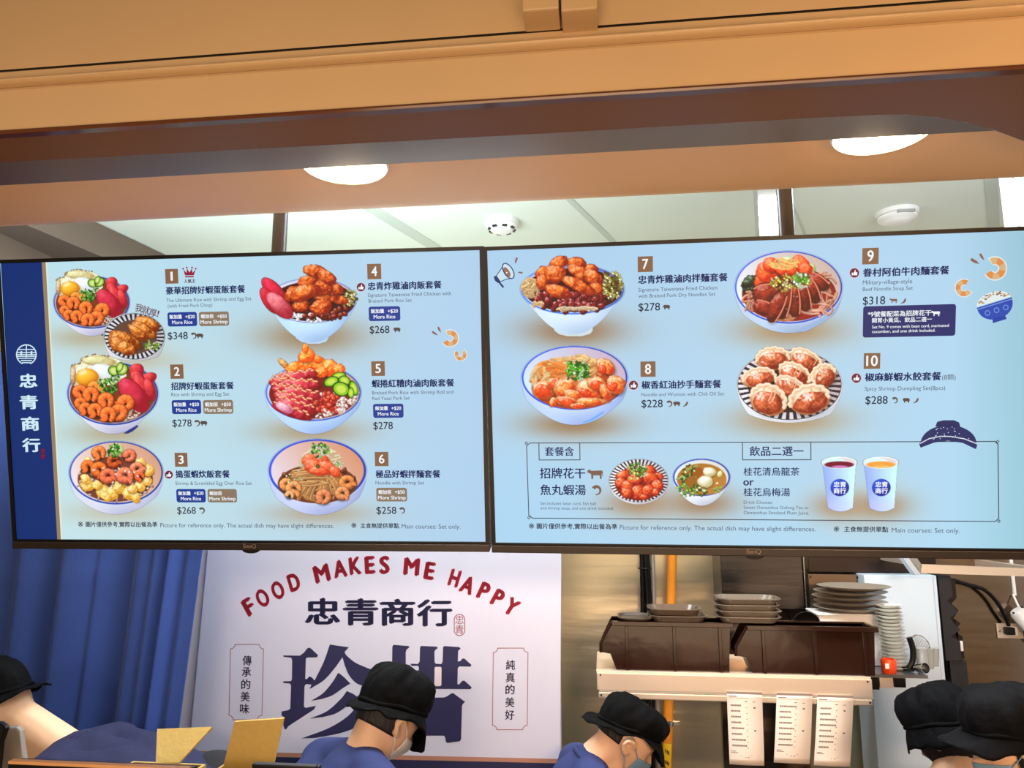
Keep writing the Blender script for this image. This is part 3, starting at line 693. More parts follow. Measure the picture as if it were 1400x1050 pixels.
DISHES = [  # function, k, origin, w, h
    ('egg shrimp and sausage rice bowl picture', dish_egg, 8.747 / .836, 72.7 - 55 * .836 / 8.747, 368 - 35 * .836 / 8.747, 1230, 1040),
    ('sliced fried pork cutlet plate picture', dish_cutlet, 7.5, 70, 360, 1275, 1050),
    ('egg shrimp and sausage rice bowl picture with a wide blue rim', dish_egg, 8.747, 85, 480, 1230, 1040),
    ('shrimp and scrambled egg rice bowl picture', dish_scramble, 9.333, 85, 595, 1330, 1040),
    ('fried chicken rice bowl picture', dish_chicken_rice, 8.4, 345, 355, 1260, 1010),
    ('red pork and cucumber rice bowl picture', dish_red_pork, 7.775, 350, 465, 1200, 1030),
    ('shrimp noodle bowl picture', dish_shrimp_noodle, 9.032, 355, 595, 1370, 1020),
    ('fried chicken noodle bowl picture', dish_chicken_noodle, 8.4, 700, 340, 1344, 1040),
    ('wonton noodle bowl picture', dish_wonton_noodle, 8.235, 700, 465, 1360, 990),
    ('beef noodle soup bowl picture', dish_beef_noodle, 7.777, 990, 330, 1300, 1010),
    ('dumplings on a striped plate picture', dish_dumpling, 8, 990, 465, 1340, 940),
    ('braised tofu in a striped bowl picture', dish_tofu, 7.568, 825, 615, 700, 600),
    ('fish ball soup bowl picture', dish_soup, 7.568, 825, 615, 1360, 600),
    ('two white paper cups of cold drinks picture', dish_cups, 10, 1105, 610, 1300, 940),
]
# ================================================================ THE SETTING
KZ = 3.20                     # kitchen ceiling
YB = 3.80                     # back wall
bm = B(); box(bm, (-3.2, -2.0, -0.06), (3.2, YB + .3, 0)); struct(obj('floor', bm, FLOOR))
bm = B(); box(bm, (-3.2, 1.72, KZ), (3.2, YB + .1, KZ + .08)); struct(obj('ceiling', bm, CEILW))
bm = B(); box(bm, (-3.2, YB, 0), (3.2, YB + .1, KZ)); struct(obj('wall_back', bm, STEEL))
bm = B(); box(bm, (-2.75, 1.9, 0), (-2.65, YB, KZ)); TAUPEW = mat('shaded_side_wall', (100, 86, 78), .6, var=.04, scale=4); struct(obj('wall_left', bm, TAUPEW))  # dark tone carries the shade of the left wall and side soffit
bm = B(); box(bm, (2.75, 1.9, 0), (2.85, YB, KZ)); struct(obj('wall_right', bm, WALLW))
# side soffit over the left of the kitchen
e0 = PZ(37, 308, KZ - .16); e1 = PZ(125, 345, KZ - .16); sl = (e1.x - e0.x) / (e1.y - e0.y)
xe = lambda y: e0.x + sl * (y - e0.y)
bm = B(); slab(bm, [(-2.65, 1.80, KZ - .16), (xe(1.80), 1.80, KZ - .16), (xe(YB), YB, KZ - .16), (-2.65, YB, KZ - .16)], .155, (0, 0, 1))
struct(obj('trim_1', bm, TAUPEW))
# joints between the ceiling boards
def seam(name, a, b, wd, m=CEILJ, dz=.004):
    a = PZ(a[0], a[1], KZ); b = PZ(b[0], b[1], KZ); d = (b - a).normalized(); a = a - d * .5; b = b + d * .25
    n = Vector((-d.y, d.x, 0)) * wd / 2; bm = B()
    slab(bm, [a + n, b + n, b - n, a - n], dz, (0, 0, -1)); struct(obj(name, bm, m))
seam('trim_2', (520, 292), (590, 335), .075); seam('trim_3', (790, 283), (836, 328), .03); seam('trim_4', (1091, 297), (1099, 317), .012)
seam('trim_5', (1356, 262), (1358, 300), .05)
# partition behind the banner
BY = 2.95; BYAW = R(-2.6); b = P(765, 900, BY); bdir = Vector((math.cos(BYAW), math.sin(BYAW), 0)); bq = b - bdir * (2.65 + b.x)
bm = B(); slab(bm, [(b.x, b.y + .02, 0), (b.x, b.y + .02, 2.52), (bq.x, bq.y + .02, 2.52), (bq.x, bq.y + .02, 0)], .05, (0, 1, 0)); struct(obj('wall_partition', bm, WALLW))

# ---- the hall's fascia and soffit over the counter, turned a little against the kitchen
FA = R(0.0); FU = Vector((math.cos(FA), math.sin(FA), 0)); FN = Vector((-math.sin(FA), math.cos(FA), 0)) * 1
def FS(x, d, z): return FU * x + FN * d + Vector((0, 0, z))
def run(name, prof, m, x0=-2.9, x1=2.6, n=1, smooth=False):
    """profile of (d, z) points swept along the fascia"""
    bm = B(); rows = []
    for i in range(n + 1):
        x = x0 + (x1 - x0) * i / n; rows.append([bm.verts.new(FS(x, d, z)) for d, z in prof])
    for a, b in zip(rows[:-1], rows[1:]):
        for k in range(len(prof)): bm.faces.new((a[k], a[(k + 1) % len(prof)], b[(k + 1) % len(prof)], b[k]))
    bm.faces.new(rows[0]); bm.faces.new(rows[-1][::-1])
    return struct(obj(name, bm, m, smooth=smooth))
def tel(py): return math.tan(PITCH + math.atan((525 - py) / F_PX))
HD = 1 / math.cos(YAW)
zA, zM, zS = [CAM_Z + tel(q) * 1.05 * HD for q in (140, 70, 44)]
run('trim_6', [(1.05, zA + .004), (1.05, zM - .006), (1.053, zM), (1.10, zM), (1.10, zA + .004)], PAINT)                  # face of the fascia
run('trim_7', [(1.046, zA - .001), (1.044, zA + .002), (1.046, zA + .006), (1.06, zA + .006), (1.06, zA - .001)], GLOSSB)   # glossy edge strip
prof = [(1.043 - .006 * math.sin(PI * k / 8), zM + .001 + .011 * k / 8) for k in range(9)]
run('trim_8', prof + [(1.06, zM + .012), (1.06, zM + .001)], PAINT, smooth=True)                                           # rounded moulding
run('trim_9', [(1.052, zM + .013), (1.052, zS - .002), (1.10, zS - .002), (1.10, zM + .013)], PAINT)                       # narrow ledge
run('trim_10', [(1.050, zS), (1.050, 3.6), (1.10, 3.6), (1.10, zS)], PAINT)                                              # upper fascia boards
run('trim_11', [(1.0495, zS - .0025), (1.0495, zS), (1.06, zS), (1.06, zS - .0025)], BLACKP)                              # dark joint
# underside of the fascia, its far edge curving deeper at the right
def dedge(px, py, z):
    d = ray(px, py); p = CAM + d * ((z - CAM_Z) / d[2]); p = Vector(p); return p.dot(FU), p.dot(FN)
pts = [dedge(0, 222, zA), dedge(700, 185, zA), dedge(1100, 162, zA), dedge(1200, 157, zA), dedge(1240, 156.5, zA), dedge(1280, 160, zA), dedge(1320, 167, zA), dedge(1360, 178, zA), dedge(1400, 193, zA), dedge(1450, 214, zA)]
pts = [(-2.9, pts[0][1])] + pts + [(2.6, pts[-1][1] + .25)]
bm = B(); top = []
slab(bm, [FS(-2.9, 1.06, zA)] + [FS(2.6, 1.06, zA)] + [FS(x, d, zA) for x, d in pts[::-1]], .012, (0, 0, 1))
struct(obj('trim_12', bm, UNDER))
bm = B(); ptt = curve_pts([FS(x, d, zA + .003) for x, d in pts[4:-1]], 8); tube(bm, ptt, .0028, 8); struct(obj('trim_13', bm, PAINT, smooth=True))
# inner board, a little higher, then the recess with the downlights and its rounded far lip
sB = .22; d1 = 1.13; dB = (zA + .0125 - CAM_Z - sB * d1) / (tel(215) * HD - sB); zB = zA + .0125 + sB * (dB - d1)
run('trim_14', [(d1, zA + .0125), (dB, zB), (dB, zB + .02), (d1, zB + .02)], mat('shaded_inner_board', (98, 68, 44), .5, var=.04, scale=5))  # shade put into the dark colour; slope turned from the hall light
zC = zB + .025; d0 = (zC + .0112 - CAM_Z) / (tel(276) * HD) - .055
prof = [(1.12, zC), (d0, zC)] + [(d0 + .14 * math.sin(R(a)), zC + .14 * (1 - math.cos(R(a)))) for a in range(6, 91, 6)] + [(d0 + .14, KZ), (1.12, KZ)]
run('trim_15', prof, SOFFIT, smooth=True)
# bracket on the upper fascia
t = thing('fascia_bracket', 'cream box bracket with two end plates over a board joint on the upper fascia', 'bracket', P(767, 14, 1.0))
for x0, x1 in ((714, 764), (767, 817)):
    a = P(x0, 10, 1.0); b = P(x1, 10, 1.0); bm = B(); c = (a + b) / 2
    hw = (b.x - a.x) / 2
    M = Matrix.Translation(c) @ Matrix.Rotation(FA, 4, 'Z'); box(bm, (-hw, 0, -.004), (hw, .06, .05), M, .003)
    obj('end_plate', bm, PAINT, t)
bm = B(); a = P(765.5, 38, 1.046); box(bm, (a.x - .0012, a.y - .002, zS), (a.x + .0012, a.y + .006, zS + .09)); obj('joint_line', bm, BLACKP, t)

# ---- downlights
def downlight(px, py, label):
    p = PZ(px, py, zC); t = thing('downlight', label, 'ceiling light', p, 'round downlights in the soffit')
    M = Matrix.Translation(p)
    bm = B(); lathe(bm, [(.080, -.001), (.086, -.006), (.090, -.002), (.090, .001)], 48, M); obj('trim_ring', bm, WHITEP, t, True)
    bm = B(); lathe(bm, [(0, -.020), (.03, -.0195), (.055, -.016), (.072, -.009), (.080, -.0015), (.080, 0)], 48, M); obj('diffuser', bm, LAMPM, t, True)
downlight(471, 224, 'glowing round downlight in the soffit, the left of two')
downlight(1206, 179, 'glowing round downlight in the soffit, the right one under the curved edge')

# ---- smoke detectors
def detector(px, py, r, label, slots):
    p = PZ(px, py, KZ); t = thing('smoke_detector', label, 'smoke detector', p); M = Matrix.Translation(p)
    bm = B(); lathe(bm, [(0, 0), (r, 0), (r, -.018), (r * .96, -.022), (0, -.022)][::-1], 40, M); obj('base', bm, WHITEP, t, True)
    bm = B(); lathe(bm, [(0, -.058), (r * .45, -.057), (r * .62, -.05), (r * .72, -.042), (r * .84, -.040), (r * .9, -.034), (r * .9, -.023), (0, -.023)], 40, M); obj('sensor_cap', bm, WHITEP, t, True)
    if slots:
        for a in range(0, 360, 45):
            bm = B(); box(bm, (r * .66, -.011, -.049), (r * .80, .011, -.036), M @ Matrix.Rotation(R(a + 20), 4, 'Z')); obj('vent_slot', bm, BLACKP, t)
    else:
        bm = B(); box(bm, (-.03, -r * .99, -.034), (.045, -r * .86, -.022), M); obj('label_strip', bm, mat('grey_print', (150, 156, 156), .6), t)
detector(686, 302, .084, 'white ceiling smoke detector with dark vent slots, above the joint between screens', True)
detector(1226, 290, .094, 'larger plain white ceiling smoke detector right of the dark hanging pole', False)

# ---- bright light panel at the right
a = P(1388, 245, 2.5); b = P(1400, 310, 2.5)
t = thing('light_panel', 'bright white upright light panel at the right edge under the ceiling', 'light', (a.x, 2.5, KZ - .45))
bm = B(); box(bm, (a.x, 2.5, KZ - .62), (a.x + .5, 2.56, KZ - .012)); obj('lit_face', bm, LIGHTBOX, t)
bm = B(); box(bm, (a.x - .012, 2.498, KZ - .63), (a.x - .001, 2.57, KZ - .001)); box(bm, (a.x - .012, 2.498, KZ - .642), (a.x + .5, 2.57, KZ - .621)); obj('frame', bm, WHITEP, t)

# ================================================================ THE MENU SCREENS
TW, TH = 1.21, 0.7008
def tv_frame(c, yaw, tilt, roll):
    u = np.array([math.cos(yaw), math.sin(yaw), 0]); n = np.array([math.sin(yaw), -math.cos(yaw), 0])
    n2 = n * math.cos(tilt) - np.array([0, 0, 1]) * math.sin(tilt); v = np.cross(n2, u)
    return np.array(c), u * math.cos(roll) + v * math.sin(roll), -u * math.sin(roll) + v * math.cos(roll), n2
class Screen(Flat):
    def __init__(s, fr):
        s.o, s.u, s.vv, s.n = fr; Flat.__init__(s, s.uv3)
    def uv3(s, p, lay): return s.o + np.outer(p[:, 0], s.u) - np.outer(p[:, 1], s.vv) + s.n * (.0004 + .00035 * lay)
    def uv(s, x, y):
        d = RT * (np.asarray(x, float)[..., None] - 700.) / F_PX - UP * (np.asarray(y, float)[..., None] - 525.) / F_PX + FW
        k = np.dot(s.o - CAM, s.n) / (d @ s.n); q = CAM + d * k[..., None] - s.o
        return np.stack([q @ s.u, -(q @ s.vv)], -1)
    def px(s, uvp):
        q = s.o + np.outer(uvp[:, 0], s.u) - np.outer(uvp[:, 1], s.vv) - CAM
        z = q @ FW; return 700 + F_PX * (q @ RT) / z, 525 - F_PX * (q @ UP) / z
    def _c(s, pts): return s.uv(np.array([p[0] for p in pts]), np.array([p[1] for p in pts]))
    def poly(s, pts, col, lay=1): Flat.poly(s, s._c(pts), col, lay)
    def line(s, pts, w, col, lay=1, closed=False):
        Flat.line(s, s._c(pts), w * .00183, col, lay, closed)
    def rect(s, x0, y0, x1, y1, col, lay=1, r=0):
        a, b = s._c([(x0, y0), (x1, y1)])
        k = r * .00183; pts = []
        if not r: pts = [(a[0], a[1]), (b[0], a[1]), (b[0], b[1]), (a[0], b[1])]
        else:
            for cx, cy, g in ((b[0] - k, a[1] + k, -90), (b[0] - k, b[1] - k, 0), (a[0] + k, b[1] - k, 90), (a[0] + k, a[1] + k, 180)):
                pts += [(cx + k * math.cos(R(g + 22.5 * i)), cy + k * math.sin(R(g + 22.5 * i))) for i in range(5)]
        Flat.poly(s, pts, col, lay)
    def disc(s, cx, cy, rx, ry, col, lay=1, n=24):
        s.poly([(cx + rx * math.cos(2 * PI * k / n), cy + ry * math.sin(2 * PI * k / n)) for k in range(n)], col, lay)
    def text(s, t, x0, x1, yc, col, bold=.0, h=None, lay=2, rot=0., shear=0., spacing=1.0):
        a, b = s._c([(x0, yc), (x1, yc)])
        Flat.text(s, t, a[0], b[0], (a[1] + b[1]) / 2, col, bold, None if h is None else h * .00183, lay, rot, shear, spacing)
FRL = tv_frame((-.886, 1.7464, 2.0868), .0308, .2305, -.0022)
FRR = tv_frame((.3459, 1.7574, 2.0773), -.0093, .2612, -.0063)
NAVY = (22, 34, 92); DK = (34, 36, 58); GREY = (76, 84, 106); BLUE = (20, 58, 146); TAUPE = (138, 118, 98); BRN = (134, 98, 70); MAROON = (104, 28, 60); WHT = (240, 246, 250)
HALO_L = [(126, 462, 62, 15, (176, 150, 104), .75), (190, 492, 56, 14, (196, 178, 140), .7), (158, 592, 62, 17, (176, 150, 104), .8), (160, 700, 66, 14, (196, 178, 140), .7),
          (425, 460, 72, 24, (150, 104, 50), .9), (426, 590, 70, 17, (170, 136, 88), .85), (436, 702, 72, 15, (176, 146, 104), .75)]
HALO_R = [(784, 452, 70, 24, (146, 92, 40), .95), (786, 580, 70, 19, (150, 98, 46), .92), (1080, 452, 74, 22, (172, 124, 64), .92), (1078, 574, 76, 22, (176, 130, 70), .92),
          (874, 688, 48, 20, (166, 112, 62), .9), (960, 688, 48, 20, (158, 104, 56), .9), (1148, 692, 40, 20, (170, 124, 76), .9), (1206, 692, 40, 20, (170, 124, 76), .9)]
def bg(side, x, y):
    x = np.asarray(x, float); y = np.asarray(y, float)
    if side == 'L':
        t = np.clip((x - 70) / 590, 0, 1)[..., None]; v = np.clip((y - 350) / 390, 0, 1)[..., None]
        c = np.array((188, 226, 238.)) * (1 - t) + np.array((172, 208, 238.)) * t
        c = c + np.array((10, 6, 0.)) * v * (1 - t); h = HALO_L
    else:
        t = np.clip((x - 664) / 740, 0, 1)[..., None]; v = np.clip((y - 330) / 410, 0, 1)[..., None]
        c = np.array((170, 208, 238.)) * (1 - t) + np.array((176, 214, 240.)) * t
        c = c + np.array((2, 6, 4.)) * v - np.array((24, 16, 24.)) * np.clip((t - .86) / .14, 0, 1); h = HALO_R
    for cx, cy, rx, ry, col, al in h:
        d = ((x - cx) / rx) ** 2 + ((y - cy) / ry) ** 2
        k = (al * .82 * np.exp(-d * 1.15))[..., None]; kk = (.22 * np.exp(-(((x - cx) / (rx * 1.5)) ** 2 + ((y - cy) / (ry * 2.4)) ** 2)))[..., None]
        c = c * (1 - kk) + np.array((214, 206, 186.)) * kk
        c = c * (1 - k) + np.array(col, float) * k
    return c
def body(fr, name, label, logo_u):
    o, u, v, n = fr; t = thing(name, label, 'menu screen', Vector(o - v * TH / 2), 'menu screens over the counter')
    M = Matrix(((u[0], v[0], n[0], o[0]), (u[1], v[1], n[1], o[1]), (u[2], v[2], n[2], o[2]), (0, 0, 0, 1)))
    bz, ch = .0098, .024; W2, H2 = TW / 2, TH / 2
    bm = B(); box(bm, (-W2 - bz, -H2 - .004, -.05), (W2 + bz, H2 + .009, -.004), M)
    box(bm, (-W2 - bz, -H2 - .004, -.004), (-W2, H2 + .009, .004), M); box(bm, (W2, -H2 - .004, -.004), (W2 + bz, H2 + .009, .004), M); box(bm, (-W2, H2, -.004), (W2, H2 + .009, .004), M)
    box(bm, (-W2, -H2 - .004, -.004), (W2, -H2, .004), M)
    obj('casing', bm, BLACKP, t)
    bm = B(); box(bm, (-W2 - bz, -H2 - ch, -.045), (W2 + bz, -H2 - .005, .007), M, .002); c = obj('bottom_bezel', bm, CHIN, t)
    bm = B(); pr = [(.022 * math.cos(R(a)), -.0085 * math.sin(R(a))) for a in range(0, 181, 15)]
    vs = [bm.verts.new((x + logo_u, y - H2 - ch + .0008, z)) for z in (-.012, .006) for x, y in pr]; k = len(pr)
    bm.faces.new(vs[:k]); bm.faces.new(vs[k:][::-1])
    for i in range(k): bm.faces.new((vs[i], vs[(i + 1) % k], vs[k + (i + 1) % k], vs[k + i]))
    bmesh.ops.transform(bm, matrix=M, verts=vs); obj('sensor_lens', bm, BLACKP, t)
    f = Flat(lambda p, lay: o + np.outer(p[:, 0], u) - np.outer(p[:, 1], v) + n * .0078)
    f.text('BenQ', logo_u - .0185, logo_u + .0145, H2 + .0125, (150, 130, 116), .02); f.build('lettering', INK, c)
    return t, M
def display(fr, side, t):
    s = Screen(fr); nx, ny = 300, 174
    uu, vv = np.meshgrid(np.linspace(-TW / 2, TW / 2, nx), np.linspace(-TH / 2, TH / 2, ny)); q = np.stack([uu.ravel(), vv.ravel()], 1)
    px, py = s.px(q); i = np.arange(nx * ny).reshape(ny, nx)
    F = np.stack([i[:-1, :-1].ravel(), i[:-1, 1:].ravel(), i[1:, 1:].ravel(), i[1:, :-1].ravel()], 1)
    grid_mesh = D.meshes.new('display'); fill(grid_mesh, s.uv3(q, 0), F, bg(side, px, py))
    return new_obj('display', grid_mesh, SCREEN, t)
def fill(me, V, F, C):
    me.vertices.add(len(V)); me.vertices.foreach_set('co', np.asarray(V, np.float32).ravel())
    me.loops.add(F.size); me.loops.foreach_set('vertex_index', F.astype(np.int32).ravel())
    me.polygons.add(len(F)); me.polygons.foreach_set('loop_start', np.arange(0, F.size, 4, dtype=np.int32)); me.polygons.foreach_set('loop_total', np.full(len(F), 4, np.int32))
    me.update(calc_edges=True)
    at = me.attributes.new('Col', 'FLOAT_COLOR', 'POINT')
    at.data.foreach_set('color', np.concatenate([srgb(np.clip(C, 0, 255)), np.ones((len(C), 1))], 1).astype(np.float32).ravel())
def dish(fr, side, parent, d):
    label, fn, k, ox, oy, w_, h_ = d; p = Pic(k, ox, oy, w_, h_); fn(p); s = Screen(fr)
    a = p.a[..., None]; lum = p.rgb.mean(-1, keepdims=True)
    rgb = np.clip(lum + (p.rgb - lum) * 1.10, 0, 255); rgb = np.clip(128 + (rgb - 128) * 1.06 + 4, 0, 255)
    C = (rgb * 1.0) * a + bg(side, p.px, p.py) * (1 - a)
    ny, nx = p.a.shape; i = np.arange(nx * ny).reshape(ny, nx)
    am = np.maximum.reduce([p.a[:-1, :-1], p.a[:-1, 1:], p.a[1:, 1:], p.a[1:, :-1]]) > .05
    F = np.stack([i[:-1, :-1], i[:-1, 1:], i[1:, 1:], i[1:, :-1]], -1)[am]
    used = np.unique(F); re = np.zeros(nx * ny, int); re[used] = np.arange(len(used))
    q = s.uv(p.px.ravel()[used], p.py.ravel()[used])
    lay = .6 if 'cutlet' not in label else .9
    me = D.meshes.new('dish_picture'); fill(me, s.uv3(q, lay), re[F], C.reshape(-1, 3)[used])
    o = new_obj('dish_picture', me, SCREEN, parent); o['label'] = label; return o

# ---- small drawn marks
def m_shrimp(s, x, y, r, col=(92, 74, 66), lay=2):
    o, q = [], []
    for k in range(13):
        a = R(-150 + 250 * k / 12); t = r * (.75 - .55 * k / 12)
        o.append((x + r * math.cos(a), y + r * math.sin(a))); q.append((x + (r - t) * math.cos(a), y + (r - t) * math.sin(a)))
    s.poly(o + q[::-1], col, lay)
def m_pig(s, x, y, r, col=(84, 70, 66), lay=2):
    s.poly([(x + r * a, y + r * b) for a, b in ((-1.1, -.3), (-.8, -.65), (.6, -.65), (1.0, -.35), (1.1, .1), (.9, .25), (.8, .8), (.5, .8), (.4, .35), (-.3, .35), (-.4, .8), (-.7, .8), (-.8, .2), (-1.15, .1))], col, lay)
def m_cow(s, x, y, r, col=(124, 92, 74), lay=2):
    s.poly([(x + r * a, y + r * b) for a, b in ((-1.2, -.55), (-.9, -.7), (-.6, -.5), (1.0, -.55), (1.15, -.3), (1.15, .35), (1.05, .35), (1.05, -.1), (.95, 0), (.95, .75), (.7, .75), (.65, .2), (-.3, .2), (-.35, .75), (-.6, .75), (-.65, .05), (-.9, -.15), (-1.2, -.2))], col, lay)
def m_chili(s, x, y, r, col=(110, 84, 66), lay=2):
    s.poly([(x + r * a, y + r * b) for a, b in ((.9, -1.0), (.75, -.55), (.85, -.1), (.4, .6), (-.5, .95), (-.9, .85), (-.2, .45), (.2, -.2), (.35, -.6), (.65, -.6))], col, lay)
def m_thumb(s, x, y, r):
    s.disc(x, y, r * 1.12, r * 1.12, (226, 200, 214), 1.6); s.disc(x, y, r, r, MAROON, 2)
    s.poly([(x + r * a, y + r * b) for a, b in ((-.6, -.05), (-.3, -.05), (-.3, .5), (-.6, .5))], WHT, 3)
    s.poly([(x + r * a, y + r * b) for a, b in ((-.22, -.05), (0, -.25), (.05, -.62), (.25, -.62), (.25, -.15), (.62, -.12), (.55, .5), (-.22, .5))], WHT, 3)
def m_bigshrimp(s, x, y, r, st=-110):
    s.poly([(x + r * 1.12 * math.cos(R(a)), y + r * 1.12 * math.sin(R(a))) for a in range(st - 6, st + 277, 12)] + [(x + r * .30 * math.cos(R(a)), y + r * .30 * math.sin(R(a))) for a in range(st + 276, st - 7, -12)], (222, 232, 236), 1.4)
    for k in range(6):
        a0, a1 = st + 45 * k, st + 45 * (k + 1); col = (222, 142, 74) if k % 2 else (214, 178, 130)
        s.poly([(x + r * math.cos(R(a0 + (a1 - a0) * i / 5)), y + r * math.sin(R(a0 + (a1 - a0) * i / 5))) for i in range(6)] + [(x + r * .4 * math.cos(R(a0 + (a1 - a0) * i / 5)), y + r * .4 * math.sin(R(a0 + (a1 - a0) * i / 5))) for i in range(5, -1, -1)], col, 1.9)
def m_bolt(s, x, y, dx, dy):
    nx, ny = -dy * .28, dx * .28
    s.poly([(x - dx + nx, y - dy + ny), (x - dx - nx, y - dy - ny), (x + dx * .1 - nx, y + dy * .1 - ny), (x + dx, y + dy), (x + nx * 1.2, y + ny * 1.2)], (140, 98, 84), 2)
def chip(s, x0, y0, x1, y1, kind, price=True):
    s.rect(x0, y0, x1, y1, BLUE if kind == 'rice' else TAUPE, 1.5, 3)
    h = y1 - y0; w_ = x1 - x0; a = x0 + w_ * .07
    s.text('飯加量' if kind == 'rice' else '蝦加倍', a, a + w_ * .42, y0 + h * .31, WHT, .025, lay=2.4)
    if price: s.text('+$20' if kind == 'rice' else '+$50', x0 + w_ * .60, x0 + w_ * .92, y0 + h * .31, WHT, .02, lay=2.4)
    s.text('More Rice' if kind == 'rice' else 'More Shrimp', x0 + w_ * (.16 if kind == 'rice' else .06), x1 - w_ * (.16 if kind == 'rice' else .05), y0 + h * .72, WHT, .015, lay=2.4)
def badge(s, n, x0, y0, x1, y1):
    s.rect(x0, y0, x1, y1, BRN, 1.5); w_ = x1 - x0
    k = (.42 if n == '1' else .3) if len(n) == 1 else .14
    s.text(n, x0 + w_ * k, x1 - w_ * k, (y0 + y1) / 2, WHT, .02, h=(y1 - y0) * .62, lay=2.4)
def entry(fr, disp, n, bd, title, tx, subs, price, pr, icons=(), chips=(), thumb=None, extra=None, label=''):
    s = Screen(fr); badge(s, n, *bd)
    s.text(title, tx[0], tx[1], tx[2], NAVY, .032)
    for t, x0, x1, y in subs: s.text(t, x0, x1, y, GREY, .0)
    for c in chips: chip(s, *c)
    s.text(price, pr[0], pr[1], pr[2], DK, .006, h=10)
    for kind, x, y in icons: {'s': m_shrimp, 'p': m_pig, 'c': m_cow, 'h': m_chili}[kind](s, x, y, 4.4)
    if thumb: m_thumb(s, *thumb)
    if extra: extra(s)
    o = s.build('menu_entry', SCREEN, disp); o['label'] = label; return o
# ---- left screen
tvl, ML = body(FRL, 'menu_screen', 'left wall-hung menu screen with a navy brand strip and dishes one to six', .017)
dl = display(FRL, 'L', tvl)
for d in DISHES[:7]: dish(FRL, 'L', dl, d)
s = Screen(FRL)
s.poly([(1.2, 358.4), (57.2, 357.3), (78.6, 737.4), (22.8, 737.2)], (8, 44, 112), 1); s.poly([(57.2, 357.3), (63, 357.2), (84, 737.4), (78.6, 737.4)], (150, 128, 100), 1); s.poly([(62.6, 357.2), (64.4, 357.1), (85.6, 737.4), (83.6, 737.4)], (226, 232, 216), 1.1)
W2_ = (206, 234, 246)
LX, LY, LR = 36.5, 484.8, 13.4
for k in range(28):
    a0, a1 = 360 * k / 28, 360 * (k + 1) / 28
    if 60 < (a0 + a1) / 2 < 120: continue
    s.line([(LX + LR * math.cos(R(a0)), LY + LR * math.sin(R(a0))), (LX + LR * math.cos(R(a1)), LY + LR * math.sin(R(a1)))], 1.6, W2_, 2)
s.line([(LX, LY - LR), (LX, LY + 3)], 1.5, W2_, 2); s.line([(LX - 11, LY - 7), (LX + 11, LY - 7)], 1.3, W2_, 2)
for i, (dx, dy) in enumerate(((12.6, -3), (12.8, 0), (12.8, 2.4), (12, 5))): s.line([(LX - dx, LY + dy), (LX + dx, LY + dy)], 1.3, W2_, 2)
s.line([(LX - 7, LY - 3.5), (LX - 7, LY)], 2.4, W2_, 2); s.line([(LX + 7, LY - 3.5), (LX + 7, LY)], 2.4, W2_, 2)
s.line([(LX - 7, LY + 8), (LX + 7, LY + 8)], 1.5, W2_, 2); s.line([(LX - 5, LY + 11), (LX + 5, LY + 11)], 1.5, W2_, 2)
for c, x, y in (('忠', 39, 520.6), ('青', 39.8, 549.8), ('商', 41.7, 579.2), ('行', 43.2, 608.4)): s.text(c, x - 12.6, x + 12.6, y, W2_, .035, h=19)
s.rect(54.6, 612.5, 63, 628.5, (60, 26, 84), 1.6, 3.5); s.text('忠', 56, 61.6, 616.5, (130, 30, 70), .02); s.text('青', 56, 61.6, 624, (130, 30, 70), .02)
o = s.build('brand_strip', SCREEN, dl); o['label'] = 'navy brand strip with a round logo and upright white characters'
def crown(s):
    x, y = 259.3, 372.5; C = (150, 26, 62)
    s.poly([(x - 8.4, y - 4), (x - 4, y + .5), (x - 3.4, y - 5.5), (x, y), (x + 3.4, y - 5.5), (x + 4, y + .5), (x + 8.4, y - 4), (x + 6, y + 4), (x - 6, y + 4)], C, 2); s.poly([(x - 6, y + 5), (x + 6, y + 5), (x + 6, y + 6.8), (x - 6, y + 6.8)], C, 2)
    for dx, dy in ((-8.6, -5), (-3.6, -6.6), (3.6, -6.6), (8.6, -5)): s.disc(x + dx, y + dy, 1.2, 1.2, C, 2)
    s.text('人氣王', 251.6, 267.6, 384.2, (90, 30, 66), .03)
    for c, px, py in (('我', 190.5, 421), ('就', 200, 424), ('厚', 209.5, 427.6)): s.text(c, px - 5.2, px + 5.2, py, (100, 26, 50), .01, h=11, rot=14)
    s.text('!', 215.4, 217.6, 429, (100, 26, 50), .02, h=9, rot=18)
entry(FRL, dl, '1', (225.8, 368, 244.3, 387.6), '豪華招牌好蝦蛋飯套餐', (227, 335.5, 396.3), (('The Ultimate Rice with Shrimp and Egg Set', 227.5, 344, 409.5), ('(with Fried Pork Chop)', 229.6, 290.5, 417.7)), '$348', (229.6, 257, 459), (('s', 264.8, 459), ('p', 273.6, 459)),
      ((229, 427.2, 270, 445.8, 'rice'), (272, 426.6, 313.7, 445.2, 'shrimp')), None, crown, 'lettering of entry one with a small crown')
entry(FRL, dl, '2', (232.7, 498.4, 251.5, 517.7), '招牌好蝦蛋飯套餐', (234, 320, 527.5), (('Rice with Shrimp and Egg Set', 234.5, 313.7, 539),), '$278', (236, 262.3, 578.4), (('s', 269.5, 578.4), ('p', 279, 578.4)), ((234.8, 547, 275.6, 565.8, 'rice'), (277.7, 547, 319.4, 565.6, 'shrimp')), label='lettering of entry two')
entry(FRL, dl, '3', (238.8, 619, 257, 638), '搗蛋蝦炊飯套餐', (240, 314.5, 648), (('Shrimp & Scrambled Egg Over Rice Set', 240, 344.5, 660.5),), '$268', (242.5, 268, 697.8), (('s', 276, 697.8),), ((241, 668.5, 281.8, 686.8, 'rice'), (283.8, 668.5, 324.5, 686.8, 'shrimp', False)), (231.2, 648.8, 5.4), label='lettering of entry three')
